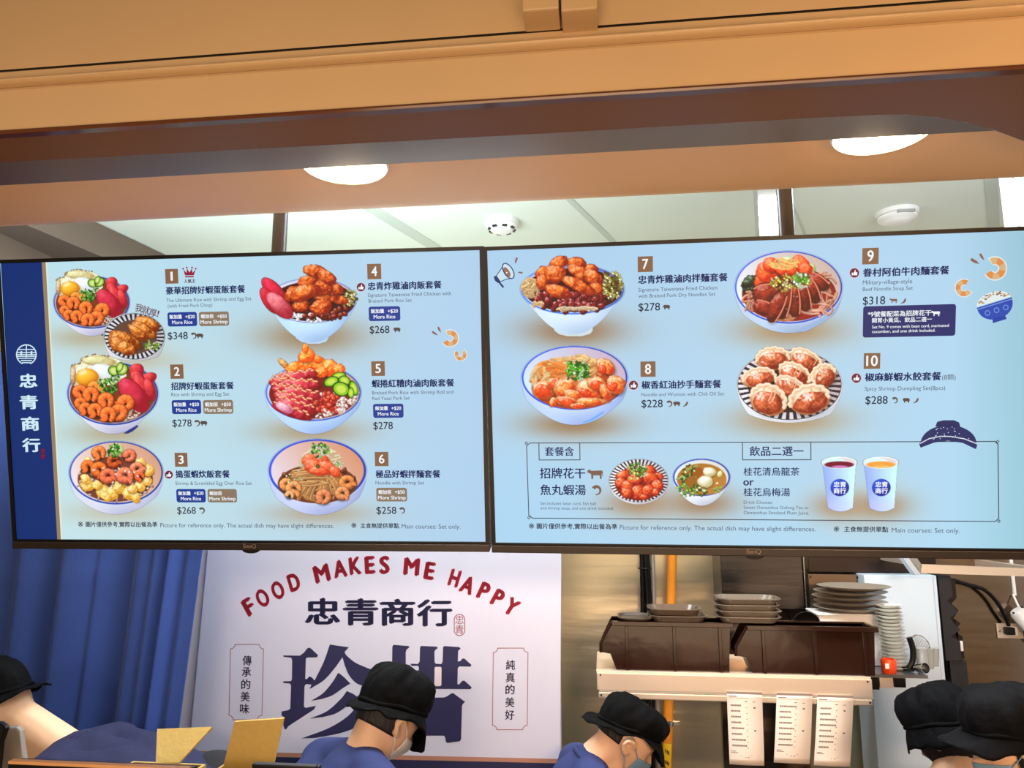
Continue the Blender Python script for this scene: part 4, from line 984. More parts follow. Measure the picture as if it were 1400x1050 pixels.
entry(FRL, dl, '4', (502, 361, 521.6, 381.5), '忠青炸雞滷肉飯套餐', (502.7, 604, 390.2), (('Signature Taiwanese Fried Chicken with', 503, 616.8, 402.4), ('Braised Pork Rice Set', 504, 563, 410.9)), '$268', (505.6, 532.6, 450.7), (('p', 543, 450.7),), ((504, 419.4, 547.6, 438.3, 'rice'),), (493.7, 392.7, 5.8), label='lettering of entry four')
entry(FRL, dl, '5', (507.6, 494, 526.5, 513.8), '蝦捲紅糟肉滷肉飯套餐', (508.3, 621.2, 523.8), (('Braised Pork Rice with Shrimp Roll and', 508.8, 620, 536.4), ('Red Yeast Pork Set', 509.3, 560.3, 544.4)), '$278', (510.5, 537.2, 581.9), (), ((510, 552.2, 552, 571, 'rice'),), label='lettering of entry five')
entry(FRL, dl, '6', (512.4, 617.8, 531.4, 637.2), '極品好蝦拌麵套餐', (513.6, 602.3, 647.9), (('Noodle with Shrimp Set', 513.6, 580, 660),), '$258', (514.8, 542, 697.7), (('s', 549.6, 697.7),), ((514.4, 666.8, 556.9, 685.5, 'shrimp'),), label='lettering of entry six')
s = Screen(FRL); m_bigshrimp(s, 615.4, 462.6, 11, -120); m_bigshrimp(s, 629.8, 484.8, 8, -50); m_bolt(s, 595, 456, 4, 2.6); m_bolt(s, 601, 451, 2, 4)
o = s.build('shrimp_drawing', SCREEN, dl); o['label'] = 'two drawn orange shrimps beside entry four'
def footer(fr, disp, L):
    for k in (0, 3):
        s = Screen(fr)
        for t, x0, x1, y, c, b in L[k:k + 3]: s.text(t, x0, x1, y, c, b)
        s.build('footnote', SCREEN, disp)
footer(FRL, dl, (('※', 107, 114, 716.6, DK, 0), ('圖片僅供參考,實際以出餐為準', 117.5, 215.5, 716.8, DK, .02), ('Picture for reference only. The actual dish may have slight differences.', 219.5, 456.6, 718.4, GREY, .0),
                 ('※', 480.4, 487.5, 718.2, DK, 0), ('主食無提供單點', 492.8, 546, 718.6, DK, .02), ('Main courses: Set only.', 549.3, 629.5, 719.6, GREY, .0)))

# ---- right screen
tvr, MR = body(FRR, 'menu_screen', 'right wall-hung menu screen with dishes seven to ten and a framed drinks box', .003)
dr = display(FRR, 'R', tvr)
for d in DISHES[7:]: dish(FRR, 'R', dr, d)
entry(FRR, dr, '7', (871.7, 350.9, 892.7, 371.6), '忠青炸雞滷肉拌麵套餐', (872.2, 994.9, 380.7), (('Signature Taiwanese Fried Chicken', 872.8, 980.5, 394.8), ('with Braised Pork Dry Noodles Set', 872.8, 977.8, 403.4)), '$278', (872.8, 902.3, 419.7), (('p', 911.4, 419.7),), label='lettering of entry seven')
entry(FRR, dr, '8', (875.5, 494.3, 896.3, 515), '椒香紅油抄手麵套餐', (876.9, 986, 525.5), (('Noodle and Wonton with Chili Oil Set', 876.9, 990, 538.8),), '$228', (876.9, 906, 551.8), (('s', 914.8, 551.8), ('p', 925.3, 551.8), ('h', 937, 551.8)), (), (866, 526.6, 6.2), label='lettering of entry eight')
def note(s):
    s.rect(1180, 418.9, 1305.7, 458.9, (20, 38, 106), 1.5, 3)
    s.text('*9號餐配菜為招牌花干', 1186.3, 1273, 428.6, WHT, .02); m_cow(s, 1279, 428.4, 5, WHT, 2.4)
    s.text('開胃小黃瓜、飲品二選一', 1192, 1274, 437.2, WHT, .02); s.text('Set No. 9 comes with bean curd, marinated', 1192, 1297, 446, WHT, .01); s.text('cucumber, and one drink included.', 1192, 1278.6, 452.4, WHT, .01)
entry(FRR, dr, '9', (1178.9, 339.4, 1200.9, 361), '眷村阿伯牛肉麵套餐', (1179.4, 1297.7, 371), (('Military-village-style', 1179.4, 1247, 385.4), ('Beef Noodle Soup Set', 1179.4, 1248, 394.6)), '$318', (1179.4, 1210, 411), (('c', 1221.4, 411), ('h', 1234.9, 411)), (), (1168, 373.2, 6.4), note, 'lettering of entry nine with a navy note box')
entry(FRR, dr, '10', (1180.9, 482.9, 1203, 504), '椒麻鮮蝦水餃套餐', (1182.3, 1286.6, 514.9), (('(8顆)', 1287.7, 1306.3, 515.4), ('Spicy Shrimp Dumpling Set(8pcs)', 1182, 1292, 530.9)), '$288', (1182.9, 1213.4, 547), (('s', 1222.9, 547), ('p', 1238.9, 547), ('h', 1252, 547)), (), (1170.6, 516.9, 6.4), label='lettering of entry ten')
s = Screen(FRR)
m_bigshrimp(s, 1360, 367, 15, -120); m_bigshrimp(s, 1317.7, 393.7, 11.5, 30); m_bolt(s, 1333, 357.6, 6, 3.4); m_bolt(s, 1342.4, 351.6, 3, 4.6)
o = s.build('shrimp_drawing', SCREEN, dr); o['label'] = 'two drawn orange shrimps beside entry nine'
s = Screen(FRR)   # drawn rice bowl
cx, cy, g = 1359.5, 415.5, -17
rt = lambda x, y: (cx + x * math.cos(R(g)) - y * math.sin(R(g)), cy + x * math.sin(R(g)) + y * math.cos(R(g)))
rnd = random.Random(5)
s.poly([rt(24 * math.cos(R(a)), -3 - 17 * math.sin(R(a)) * .8) for a in range(0, 181, 12)], (226, 236, 236), 1.4)
for i in range(46): a = rnd.uniform(.25, 2.9); q = rnd.uniform(.62, .98); p = rt(24 * q * math.cos(a), -3 - 13 * q * math.sin(a)); s.disc(p[0], p[1], 1.5, 1.0, rnd.choice(((170, 134, 90), (214, 196, 160), (120, 96, 70))), 1.8, 8)
s.poly([rt(25 * math.cos(R(a)), 23 * math.sin(R(a)) ** .8 - 2 if a not in (0, 180) else -2) for a in range(0, 181, 10)], (30, 72, 176), 2); s.poly([rt(-9, 19), rt(9, 19), rt(10, 24.5), rt(-10, 24.5)], (26, 64, 164), 2)
s.line([rt(-24, .5), rt(24, .5)], 1, (120, 160, 230), 2.4)
for dx in (-13, 0, 13): p = rt(dx, 9); s.disc(p[0], p[1], 4, 4, (96, 140, 220), 2.4, 14); s.disc(p[0], p[1], 2.6, 2.6, (30, 72, 176), 2.8, 12)
o = s.build('bowl_drawing', SCREEN, dr); o['label'] = 'drawn blue bowl heaped with rice'
s = Screen(FRR)   # megaphone
NV = (26, 48, 110)
s.poly([(686.4, 366), (692, 361), (701.5, 380), (693, 381.5), (684, 385), (678.5, 378.5)], (196, 226, 240), 1.4)
s.line([(686.6, 365.6), (678.4, 377.6)], 1, NV, 2); s.line([(684.6, 385), (692, 381.8), (700, 380.6)], 1, NV, 2)
ring = [(695.0 + 11.6 * math.cos(R(a)) * math.cos(R(58)) - 6.0 * math.sin(R(a)) * math.sin(R(58)), 370.5 + 11.6 * math.cos(R(a)) * math.sin(R(58)) + 6.0 * math.sin(R(a)) * math.cos(R(58))) for a in range(0, 360, 18)]
s.poly(ring, (206, 228, 238), 1.6); s.line(ring, 1.3, NV, 2.2, True)
s.poly([(693.2 + 7.6 * math.cos(R(a)) * math.cos(R(58)) - 3.4 * math.sin(R(a)) * math.sin(R(58)), 372 + 7.6 * math.cos(R(a)) * math.sin(R(58)) + 3.4 * math.sin(R(a)) * math.cos(R(58))) for a in range(0, 360, 18)], (150, 108, 84), 2)
s.disc(692.8, 372.8, 1.2, 1.2, WHT, 2.4, 8)
s.poly([(675, 378.5), (678.8, 376.5), (684.6, 385), (681, 387), (677, 384)], NV, 2.2); s.line([(682.6, 386), (687.6, 392)], 2.4, NV, 2.2)
m_bolt(s, 705.6, 356.6, -1.5, 4.4); m_bolt(s, 711, 372.6, -3.6, -.6)
o = s.build('megaphone_drawing', SCREEN, dr); o['label'] = 'drawn white and navy megaphone in the corner'
s = Screen(FRR)   # framed set-meal box
FR_ = (60, 66, 78)
top = lambda x: 605.6 - .0034 * (x - 720); bot = lambda x: 708.2 + .0073 * (x - 723)
s.line([(724.5, top(720)), (1360, top(1360))], 1.1, FR_, 1.6); s.line([(728, bot(728)), (1360, bot(1360))], 1.1, FR_, 1.6)
s.line([(720, 609.5), (723, 704)], 1.1, FR_, 1.6); s.line([(1364.2, 607.5), (1365.2, 708.5)], 1.1, FR_, 1.6)
for x, y, a, b in ((722, 607.5, (724.5, 605.6), (720, 609.5)), (725, 706.4, (728, 708.2), (723, 704)), (1362, 605.4, (1360, 603.4), (1364.2, 607.5)), (1363, 710.8, (1360, 713), (1365.2, 708.5))): s.line([a, b], 1.1, FR_, 1.6)
for x, y in ((719.6, 605.8), (723.2, 707.6), (1363.6, 603.6), (1365.4, 712.4)): s.line([(x, y - 1.9), (x + 1.9, y), (x, y + 1.9), (x - 1.9, y)], .8, FR_, 1.6, True)
s.line([(736.8, 605.5), (737.2, 628.8), (793, 628.6), (792.6, 605.3)], 1.1, FR_, 1.6); s.line([(1015, 604.9), (1015.2, 628.6), (1108.6, 628.4), (1108.4, 604.6)], 1.1, FR_, 1.6)
s.text('套餐含', 744.7, 784.9, 617, NAVY, .015); s.text('飲品二選一', 1024.6, 1098.6, 616.6, NAVY, .015)
s.text('招牌花干', 738, 800.3, 646.8, NAVY, .016); m_cow(s, 814, 648, 9); s.text('魚丸蝦湯', 738.5, 801, 669.6, NAVY, .016); m_shrimp(s, 815.3, 670, 7, (124, 92, 74))
s.text('Set includes bean curd, fish ball', 739, 814.7, 688.2, GREY); s.text('and shrimp soup, and one drink included.', 739, 839, 694.6, GREY)
s.text('桂花清烏龍茶', 1016.3, 1092.9, 644.6, NAVY, .012); s.text('or', 1016, 1030.6, 658.6, NAVY, .02); s.text('桂花烏梅湯', 1016.3, 1080, 672.6, NAVY, .012)
s.text('Drink Choose:', 1016.6, 1056, 686.6, GREY); s.text('Sweet Osmanthus Oolong Tea or', 1016.6, 1105.7, 693.7, GREY); s.text('Osmanthus Smoked Plum Juice.', 1016.6, 1106, 700.9, GREY)
for cx in (1148, 1205): s.text('忠青', cx - 8.6, cx + 8.6, 662.2, WHT, .03); s.text('商行', cx - 8.6, cx + 8.6, 670.8, WHT, .03)
o = s.build('set_meal_box', SCREEN, dr); o['label'] = 'thin framed box with the set meal and drinks lettering'
s = Screen(FRR)   # drawn upturned bowl, foot upwards
s.poly([(1258.4, 612), (1256.4, 607)] + [(1296.6 + 38.2 * math.cos(R(a)), 606 - 25 * math.sin(R(a))) for a in range(172, 7, -8)] + [(1335.6, 609), (1334, 614), (1316, 605.5), (1296, 602.4), (1277, 605)], (28, 42, 100), 2)
s.poly([(1278.5, 583), (1281, 576.5), (1290, 574.4), (1304, 574.4), (1311, 577.5), (1312.6, 583)], (24, 38, 94), 2)
s.line([(1258, 606), (1270, 599.6), (1285, 596.4), (1300, 596.6), (1318, 599.8), (1335, 606.4)], 1.1, (216, 230, 240), 2.4)
rnd = random.Random(3)
for i in range(26): a = rnd.uniform(.2, 2.9); q = rnd.uniform(.3, .9); s.disc(1296 + 36 * q * math.cos(a), 604 - 24 * q * math.sin(a), .8, .6, (206, 220, 236), 2.4, 6)
o = s.build('bowl_drawing', SCREEN, dr); o['label'] = 'drawn navy bowl turned upside down'
footer(FRR, dr, (('※', 723, 730.4, 719, DK, 0), ('圖片僅供參考,實際以出餐為準', 733.8, 844, 719.4, DK, .02), ('Picture for reference only. The actual dish may have slight differences.', 847.3, 1115, 722, GREY, .0),
                 ('※', 1139.4, 1147.4, 723, DK, 0), ('主食無提供單點', 1153.6, 1214.3, 723.4, DK, .02), ('Main courses: Set only.', 1219, 1312, 725, GREY, .0)))

# ---- poles that carry the screens
def pole(px, y, d, label, tv, m, ztop=KZ):
    a = P(px, 320, y); t = thing('hanging_pole', label, 'pole', (a.x, y, KZ))
    bm = B(); tube(bm, [(a.x, y, 2.00), (a.x, y, ztop)], d / 2, 24); obj('tube', bm, m, t, True)
    bm = B(); lathe(bm, [(0, KZ - .001), (.06, KZ - .001), (.06, KZ - .012), (d / 2, KZ - .014)], 32, Matrix.Translation((a.x, y, 0))); obj('ceiling_flange', bm, m, t, True)
    bm = B(); fr = FRL if tv == 'L' else FRR
    box(bm, (a.x - .09, y - .085, 2.005), (a.x + .09, y - .022, 2.10)); obj('mount_plate', bm, BLACKP, t)
pole(382.5, 1.92, .040, 'thin dark ceiling pole behind the left menu screen', 'L', mat('dark_pole_paint', (52, 50, 58), .35))
pole(1076, 1.92, .041, 'dark ceiling pole behind the right menu screen', 'R', mat('dark_brown_pole', (44, 36, 38), .3))
a = P(1050, 300, 2.9); bm = B(); box(bm, (a.x - .035, 2.9, 2.30), (a.x + .05, 2.98, KZ - .001), None, .006)
tag(obj('steel_duct', bm, CHROME), 'shiny square steel duct hanging from the ceiling just behind the dark right-hand pole', 'duct')
# ================================================================ CURTAIN, BANNER
def curtain():
    y0 = 2.72; z1 = 2.45; z0 = 0.35
    a = P(277, 757, y0); b = P(243, 1010, y0); xl = -2.6
    edge = lambda z: a.x + (b.x - a.x) * (z - a.z) / (b.z - a.z)
    folds = [(P(px, 850, y0).x, wd, dp) for px, wd, dp in ((-60, .10, .05), (18, .05, .02), (78, .045, .05), (128, .03, .012), (178, .05, .055), (206, .02, .02), (227, .016, .045), (250, .02, .02))]
    NX, NZ = 260, 60; V = []; F = []
    zh = P(150, 787, y0).z
    for j in range(NZ + 1):
        z = z0 + (z1 - z0) * j / NZ; k = (1.0 + .25 * (1.4 - z) / 1.0); e = edge(z)
        for i in range(NX + 1):
            t = i / NX; x = xl + (a.x - xl) * t; d = 0
            for fx, wd, dp in folds:
                q = (x - fx) / wd; d += dp * (1 / (1 + math.exp(-6 * q)) - .5) * math.exp(-.10 * q * q) * 2.0
            d += .012 * math.sin(x * 9 + .6 * z) + .008 * math.sin(x * 23 + 1.1 * z)
            xx = xl + (e - xl) * t; hem = .0035 * math.exp(-((z - zh - .004 * math.sin(x * 31)) / .007) ** 2)
            V.append((xx, y0 - d * k * .55 - hem, z))
    for j in range(NZ):
        for i in range(NX): n = j * (NX + 1) + i; F.append((n, n + 1, n + NX + 2, n + NX + 1))
    me = D.meshes.new('curtain'); me.from_pydata(V, [], F); me.update()
    for p in me.polygons: p.use_smooth = True
    o = new_obj('curtain', me, CLOTHB); o.modifiers.new('thickness', 'SOLIDIFY').thickness = .003
    return tag(o, 'royal blue curtain hanging in soft folds at the left of the banner', 'curtain')
curtain()

bn = np.array([math.sin(BYAW), -math.cos(BYAW), 0]); bo = np.array(P(767, 900, BY)); bu = np.array([math.cos(BYAW), math.sin(BYAW), 0])
def ban3(p, lay):
    d = RT * (p[:, :1] - 700.) / F_PX - UP * (p[:, 1:2] - 525.) / F_PX + FW
    k = np.dot(bo - CAM, bn) / (d @ bn); return CAM + d * k[:, None] + bn * (.0003 + .0003 * lay)
t = thing('banner', 'white wall banner with a red arched slogan and large navy characters', 'banner', (bo[0] - .6, BY, .75))
tl, tr, br, bl = [np.array(v) for v in ban3(np.array([(290, 690), (767.5, 690), (765, 1120), (250, 1120)], float), 0)]
bm = B(); slab(bm, [Vector(v) for v in (tl, tr, br, bl)], .012, -Vector(bn)); obj('board', bm, BANNER, t)
RED = (172, 30, 56); NV2 = (36, 36, 80)
for c, x, y, r in (('F', 72, 262, -29), ('O', 137, 220, -26), ('O', 210, 183, -21), ('D', 287, 145, -17), ('M', 420, 103, -13), ('A', 507, 80, -9), ('K', 580, 66, -6), ('E', 650, 62, -3), ('S', 720, 62, 0), ('M', 850, 70, 5), ('E', 936, 90, 10), ('H', 1055, 125, 17), ('A', 1118, 158, 22), ('P', 1195, 187, 25), ('P', 1262, 220, 29), ('Y', 1327, 262, 33)):
    w_ = {'M': 22, 'O': 17, 'D': 16, 'A': 19, 'Y': 18, 'K': 17}.get(c, 14.5)
    if (c, x) in (('F', 72), ('M', 420), ('M', 850), ('H', 1055)): s = Flat(ban3)
    x = 320 + x / 3.5; y = 755 + y / 3.5; s.text(c, x - w_ / 2, x + w_ / 2, y, RED, .055, h=23.5, rot=r)
    if c in 'DSY' or (c, x) == ('E', 320 + 936 / 3.5): o = s.build('slogan_word', INK, t); o['label'] = 'red arched slogan word'
s = Flat(ban3)
for c, x in (('忠', 441), ('青', 493), ('商', 543.5), ('行', 594)): s.text(c, x - 24.5, x + 24.5, 836 + (x - 441) * .012, NV2, .034, h=36)
s.build('shop_name', INK, t)
s = Flat(ban3)
def caps(cx, cy, w_, h_, n=8):
    r = w_ / 2; return [(cx + r * math.cos(R(a)), cy - (h_ / 2 - r) + r * math.sin(R(a))) for a in range(180, 361, 180 // n)] + [(cx + r * math.cos(R(a)), cy + (h_ / 2 - r) + r * math.sin(R(a))) for a in range(0, 181, 180 // n)]
s.line(caps(628.3, 854.4, 14.5, 29), 1.0, (140, 40, 50), 1, True)
s.text('忠', 622.6, 634, 847.6, (140, 40, 50), .0, h=12); s.text('青', 622.6, 634, 860.6, (140, 40, 50), .0, h=12)
s.build('seal', INK, t)
def notch(x0, y0, x1, y1, r=6):
    L = []
    for cx, cy, a in ((x0, y0, 90), (x1, y0, 180), (x1, y1, 270), (x0, y1, 0)): L += [(cx + r * math.cos(R(a - k * 22.5)), cy + r * math.sin(R(a - k * 22.5))) for k in range(5)]
    return L
def sidebox(name, x0, y0, x1, y1, lean, chars, cx, ys, dx):
    s = Flat(ban3); q = [(x + lean * (y - y0) / (y1 - y0), y) for x, y in notch(x0, y0, x1, y1)]
    s.line(q, .9, (150, 84, 84), 1, True)
    for c, y in zip(chars, ys): k = dx * (y - ys[0]) / (ys[-1] - ys[0]); s.text(c, cx + k - 6.3, cx + k + 6.3, y, NV2, .018, h=13.5)
    s.build(name, INK, t)
sidebox('side_motto', 315.5, 881, 360.5, 984, -2.5, '傳承的美味', 337.8, (903, 918.6, 935.6, 952.2, 968.8), -3.4)
sidebox('side_motto', 674.5, 886, 722, 997.5, -1.2, '純真的美好', 698, (909, 926.2, 942.6, 960, 977.4), -1.2)
s = Flat(ban3)      # the two large characters
T1 = lambda L: [(380 + x / 7., 870 + y / 7.) for x, y in L]
T2 = lambda L: [(520 + x / 7., 870 + y / 7.) for x, y in L]
def curve2(pts, n=5): return [(v.x, v.y) for v in curve_pts([(x, y, 0) for x, y in pts], n)]
BIG = [
 T1([(50, 182), (210, 184), (250, 155), (280, 115), (298, 106), (320, 118), (385, 180), (375, 200), (280, 203), (268, 215), (262, 405), (275, 410), (300, 383), (318, 388), (345, 410), (300, 430), (290, 455), (265, 460), (255, 480), (250, 670), (265, 684), (365, 664), (345, 700), (100, 860), (78, 892), (62, 885), (52, 845), (62, 800), (56, 768), (36, 762), (34, 718), (100, 705), (118, 690), (126, 470), (115, 452), (52, 446), (50, 430), (125, 428), (134, 410), (136, 225), (126, 204), (55, 197)]),
 T1(curve2([(497, 78), (440, 240), (352, 420)]) + [(310, 400), (270, 425), (268, 455), (322, 462), (302, 505)] + curve2([(330, 490), (440, 420), (540, 310), (618, 200)]) + curve2([(640, 280), (680, 370), (740, 440), (800, 470)]) + [(930, 430), (930, 330)] + curve2([(850, 300), (740, 250), (660, 185), (638, 150)]) + [(680, 104)]),
 T1(curve2([(575, 350), (520, 440), (430, 545), (314, 618)]) + curve2([(420, 600), (520, 565), (630, 490), (694, 452)]) + [(640, 395), (590, 355)]),
 T1(curve2([(660, 522), (600, 600), (470, 715), (300, 788)]) + curve2([(430, 772), (560, 735), (700, 640), (780, 590)]) + [(720, 550)]),
 T1(curve2([(780, 640), (660, 770), (480, 880), (220, 978)]) + curve2([(360, 972), (600, 925), (760, 860), (900, 730)])),
 T2([(125, 80), (270, 92), (280, 104), (252, 126), (244, 150), (244, 270), (262, 290), (300, 430), (250, 440), (240, 900), (130, 940), (110, 900), (112, 300), (60, 300), (70, 260), (112, 262), (115, 100)]),
 T2([(288, 264), (300, 262), (360, 264), (376, 240), (380, 104), (392, 91), (540, 98), (550, 112), (525, 132), (518, 150), (520, 245), (532, 262), (585, 264), (596, 240), (600, 104), (612, 92), (755, 102), (770, 118), (745, 138), (742, 240), (765, 236), (785, 212), (805, 212), (872, 272), (866, 290), (755, 288), (742, 305), (738, 455), (752, 462), (785, 424), (806, 424), (874, 486), (866, 505), (250, 500), (240, 480), (490, 478), (512, 478), (518, 460), (360, 360), (370, 300), (360, 282), (300, 282)]),
 T2([(270, 590), (610, 584), (640, 572), (680, 544), (700, 544), (812, 626), (788, 650), (782, 668), (774, 985), (760, 1004), (640, 1020), (626, 1006), (622, 970), (610, 950), (300, 950), (300, 930), (600, 926), (626, 905), (630, 640), (615, 606), (300, 606), (300, 1000), (250, 1000)]),
]
for q in BIG: s.poly(q, NV2, 1)
s.poly(T2([(300, 752), (630, 752), (630, 772), (300, 772)]), NV2, 1.2)
s.poly(T2([(527, 292), (578, 292), (586, 302), (584, 466), (574, 476), (526, 476), (517, 466), (520, 302)]), (226, 214, 222), 1.5)
o = s.build('large_characters', INK, t); o['label'] = 'two very large navy characters partly behind a head'
s = Flat(ban3); s.poly([(252, 1026), (766.5, 1037.5), (766, 1043.5), (251.5, 1032)], (178, 126, 104), 1); s.poly([(251.5, 1032), (766, 1043.5), (765, 1075), (250, 1075)], (34, 34, 74), 1)
s.build('bottom_stripes', INK, t)

# ================================================================ COUNTER AND WHAT STANDS ON IT
CT = 1.04
bm = B(); box(bm, (-1.9, 1.34, 0), (1.7, 1.86, CT - .04)); box(bm, (-1.92, 1.32, CT - .04), (1.72, 1.90, CT), None, .006)
tag(obj('counter', bm, mat('dark_laminate', (44, 38, 36), .4)), 'dark serving counter across the foot of the scene', 'counter')
# black case with a wood-toned edge
def case(name, px0, py0, px1, py1, y, dep, label, edge=True, wallt=.012):
    a = P(px0, py0, y); b = P(px1, py1, y); t = thing(name, label, 'tray', ((a.x + b.x) / 2, y + dep / 2, CT)); zt = a.z; bm = B()
    box(bm, (a.x, y, CT), (b.x, y + wallt, zt - .006)); box(bm, (a.x, y + dep - wallt, CT), (b.x, y + dep, zt - .006))
    box(bm, (a.x, y + wallt, CT), (a.x + wallt, y + dep - wallt, zt - .006)); box(bm, (b.x - wallt, y + wallt, CT), (b.x, y + dep - wallt, zt - .006)); box(bm, (a.x + wallt, y + wallt, CT), (b.x - wallt, y + dep - wallt, CT + .02))
    obj('case', bm, BLACKP, t)
    bm = B(); box(bm, (a.x, y - .002, zt - .006), (b.x, y + wallt + .002, zt), None, .0015); obj('front_edge', bm, WOODE if edge else BLACKP, t); return t
case('display_case', 12, 1040, 257, 1047, 1.44, .035, 'low black case with a wood-toned top edge at the lower left')
case('tray_case', 345, 1044, 432, 1044, 1.50, .03, 'low black tray between the tall cardboard flap and the middle person', False)
# tablet and dark phone at the far left
def tablet(name, pts, y, th, r, m, m2, label, cat):
    q = [P(x, yy, y) for x, yy in pts]; t = thing(name, label, cat, (sum(v.x for v in q) / len(q), y, CT)); bm = B(); slab(bm, q, th, (0, 1, 0)); obj('body', bm, m, t)
    c = sum(q, Vector()) / len(q); bm = B(); slab(bm, [c + (v - c) * .94 - Vector((0, .0015, 0)) for v in q], .001, (0, 1, 0)); obj('face', bm, m2, t)
    bm = B(); box(bm, (c.x - .03, y + th, CT), (c.x + .01, y + th + .03, c.z)); obj('stand', bm, m, t)
cr = [(-60, 1001), (2, 1001), (10, 994.5), (22, 994.5), (27, 999), (33, 1046), (33, 1120), (-60, 1120)]
tablet('tablet', cr, 1.56, .012, 0, WHITEP, mat('cream_tablet_back', (206, 190, 180), .5), 'white rounded tablet back standing at the lower left edge', 'tablet')
tablet('phone', [(-50, 985), (0, 988), (6, 992), (8, 996), (-14, 1060), (-70, 1060)], 1.47, .010, 0, BLACKP, BLACKP, 'dark phone leaning in front of the white tablet at the left edge', 'phone')
# cardboard boxes with raised flaps
def carton(x0, x1, y0, y1, ztop, flap, label, lean):
    t = thing('cardboard_box', label, 'box', ((x0 + x1) / 2, (y0 + y1) / 2, CT)); w_ = .006; bm = B()
    box(bm, (x0, y0, CT), (x1, y0 + w_, ztop)); box(bm, (x0, y1 - w_, CT), (x1, y1, ztop)); box(bm, (x0, y0 + w_, CT), (x0 + w_, y1 - w_, ztop)); box(bm, (x1 - w_, y0 + w_, CT), (x1, y1 - w_, ztop)); box(bm, (x0 + w_, y0 + w_, CT), (x1 - w_, y1 - w_, CT + .006))
    obj('box_body', bm, CARD, t)
    bm = B(); q = [Vector(v) for v in flap]; n = (q[1] - q[0]).cross(q[2] - q[0]).normalized(); slab(bm, q, .005, n); obj('raised_flap', bm, CARD, t)
    bm = B(); e0, e1 = q[2], q[3]; d = (q[1] - q[2]) * .14
    slab(bm, [e0 - n * .001, e1 - n * .001, e1 + (q[0] - q[3]) * .14 - n * .001, e0 + d - n * .001], .0008, -n); o = obj('tape', bm, mat('clear_brown_tape', (190, 148, 76), .25), t)
    bm = B(); slab(bm, [(x0, y0, ztop), (x1, y0, ztop), (x1 - .01, y0 - .07, ztop - .06), (x0 + .01, y0 - .07, ztop - .06)], .005, (0, .6, .8)); obj('folded_flap', bm, CARD, t)
yb = 1.86; zt = P(340, 1046, yb).z
carton(P(306, 1046, yb).x, P(420, 1046, yb).x, 1.68, yb, zt, [P(303, 1060, yb), P(372, 1060, yb), P(389, 981, yb - .03), P(322, 985.5, yb - .03)], 'open cardboard box with a tall yellowish flap in front of the banner', 0)
yb2 = 1.80; zt2 = P(240, 1043, yb2).z
carton(P(182, 1043, yb2).x, P(282, 1043, yb2).x, 1.66, yb2, zt2, [P(214, 1044, yb2), P(246, 1044, yb2), P(291, 995, yb2 + .06), P(216, 998, yb2 + .06)], 'open cardboard box with a slanting flap beside the left person', 0)

# ================================================================ STEEL SHELF, BINS AND CROCKERY AT THE RIGHT
SY = 3.05; a = P(815, 915, SY); b = P(1191, 929, SY); SX0, SX1 = a.x, b.x; SZ = (a.z + b.z) / 2 + .002; SD = .40
zb = (P(830, 952, SY).z + P(1188, 966, SY).z) / 2
t = thing('wall_shelf', 'satin metal shelf with a ticket rail, holding brown bins', 'shelf', ((SX0 + SX1) / 2, SY + SD / 2, zb))
bm = B(); box(bm, (SX0, SY, SZ - .012), (SX1, SY + SD, SZ), None, .002); obj('shelf_board', bm, ALU, t)
bm = B(); box(bm, (SX0 + .002, SY - .010, SZ - .069), (SX1, SY - .0005, SZ - .006), None, .003); obj('front_rail', bm, ALU, t)
bm = B(); box(bm, (SX0 + .01, SY - .012, SZ - .074), (SX1, SY - .001, SZ - .0695)); obj('rail_groove', bm, mat('grey_rail_groove', (190, 178, 164), .4, .3), t)
bm = B(); box(bm, (SX0 + .008, SY - .014, zb), (SX1 - .004, SY - .001, SZ - .075), None, .004); obj('ticket_rail', bm, ALU, t)
for x, z in ((SX0 + .016, SZ - .014), (SX0 + .018, zb + .012), (SX1 - .014, zb + .012), (SX1 - .016, SZ - .014)):
    bm = B(); lathe(bm, [(0, 0), (.0035, 0), (.003, .002), (0, .002)], 12, Matrix.Translation((x, SY - .0105 if z > SZ - .03 else SY - .0145, z)) @ Matrix.Rotation(R(90), 4, 'X')); obj('screw', bm, BLACKP, t)
xr = P(1263, 925, SY + .1).x
bm = B(); box(bm, (SX1, SY + .06, SZ - .012), (xr, SY + SD, SZ - .001)); obj('end_ledge', bm, mat('grey_steel_ledge', (150, 152, 158), .3, .9), t)
for i, (x0, x1) in enumerate(((SX1 + .005, SX1 + .045), (SX1 + .10, SX1 + .14))):
    bm = B(); box(bm, (x0, SY + .055, SZ - .055 + .01 * i), (x1, SY + .10, SZ - .0125)); obj('bracket', bm, BLACKP if i == 0 else DSTEEL, t)
bm = B(); box(bm, (SX1 + .05, SY + .062, SZ - .05), (SX1 + .098, SY + .07, SZ - .013)); obj('ledge_plate', bm, ALU, t)
for x in (SX0 + .10, SX1 - .12):      # arms back to the wall
    bm = B(); box(bm, (x - .012, SY + .05, SZ - .05), (x + .012, YB - .001, SZ - .0125)); obj('support_arm', bm, DSTEEL, t)

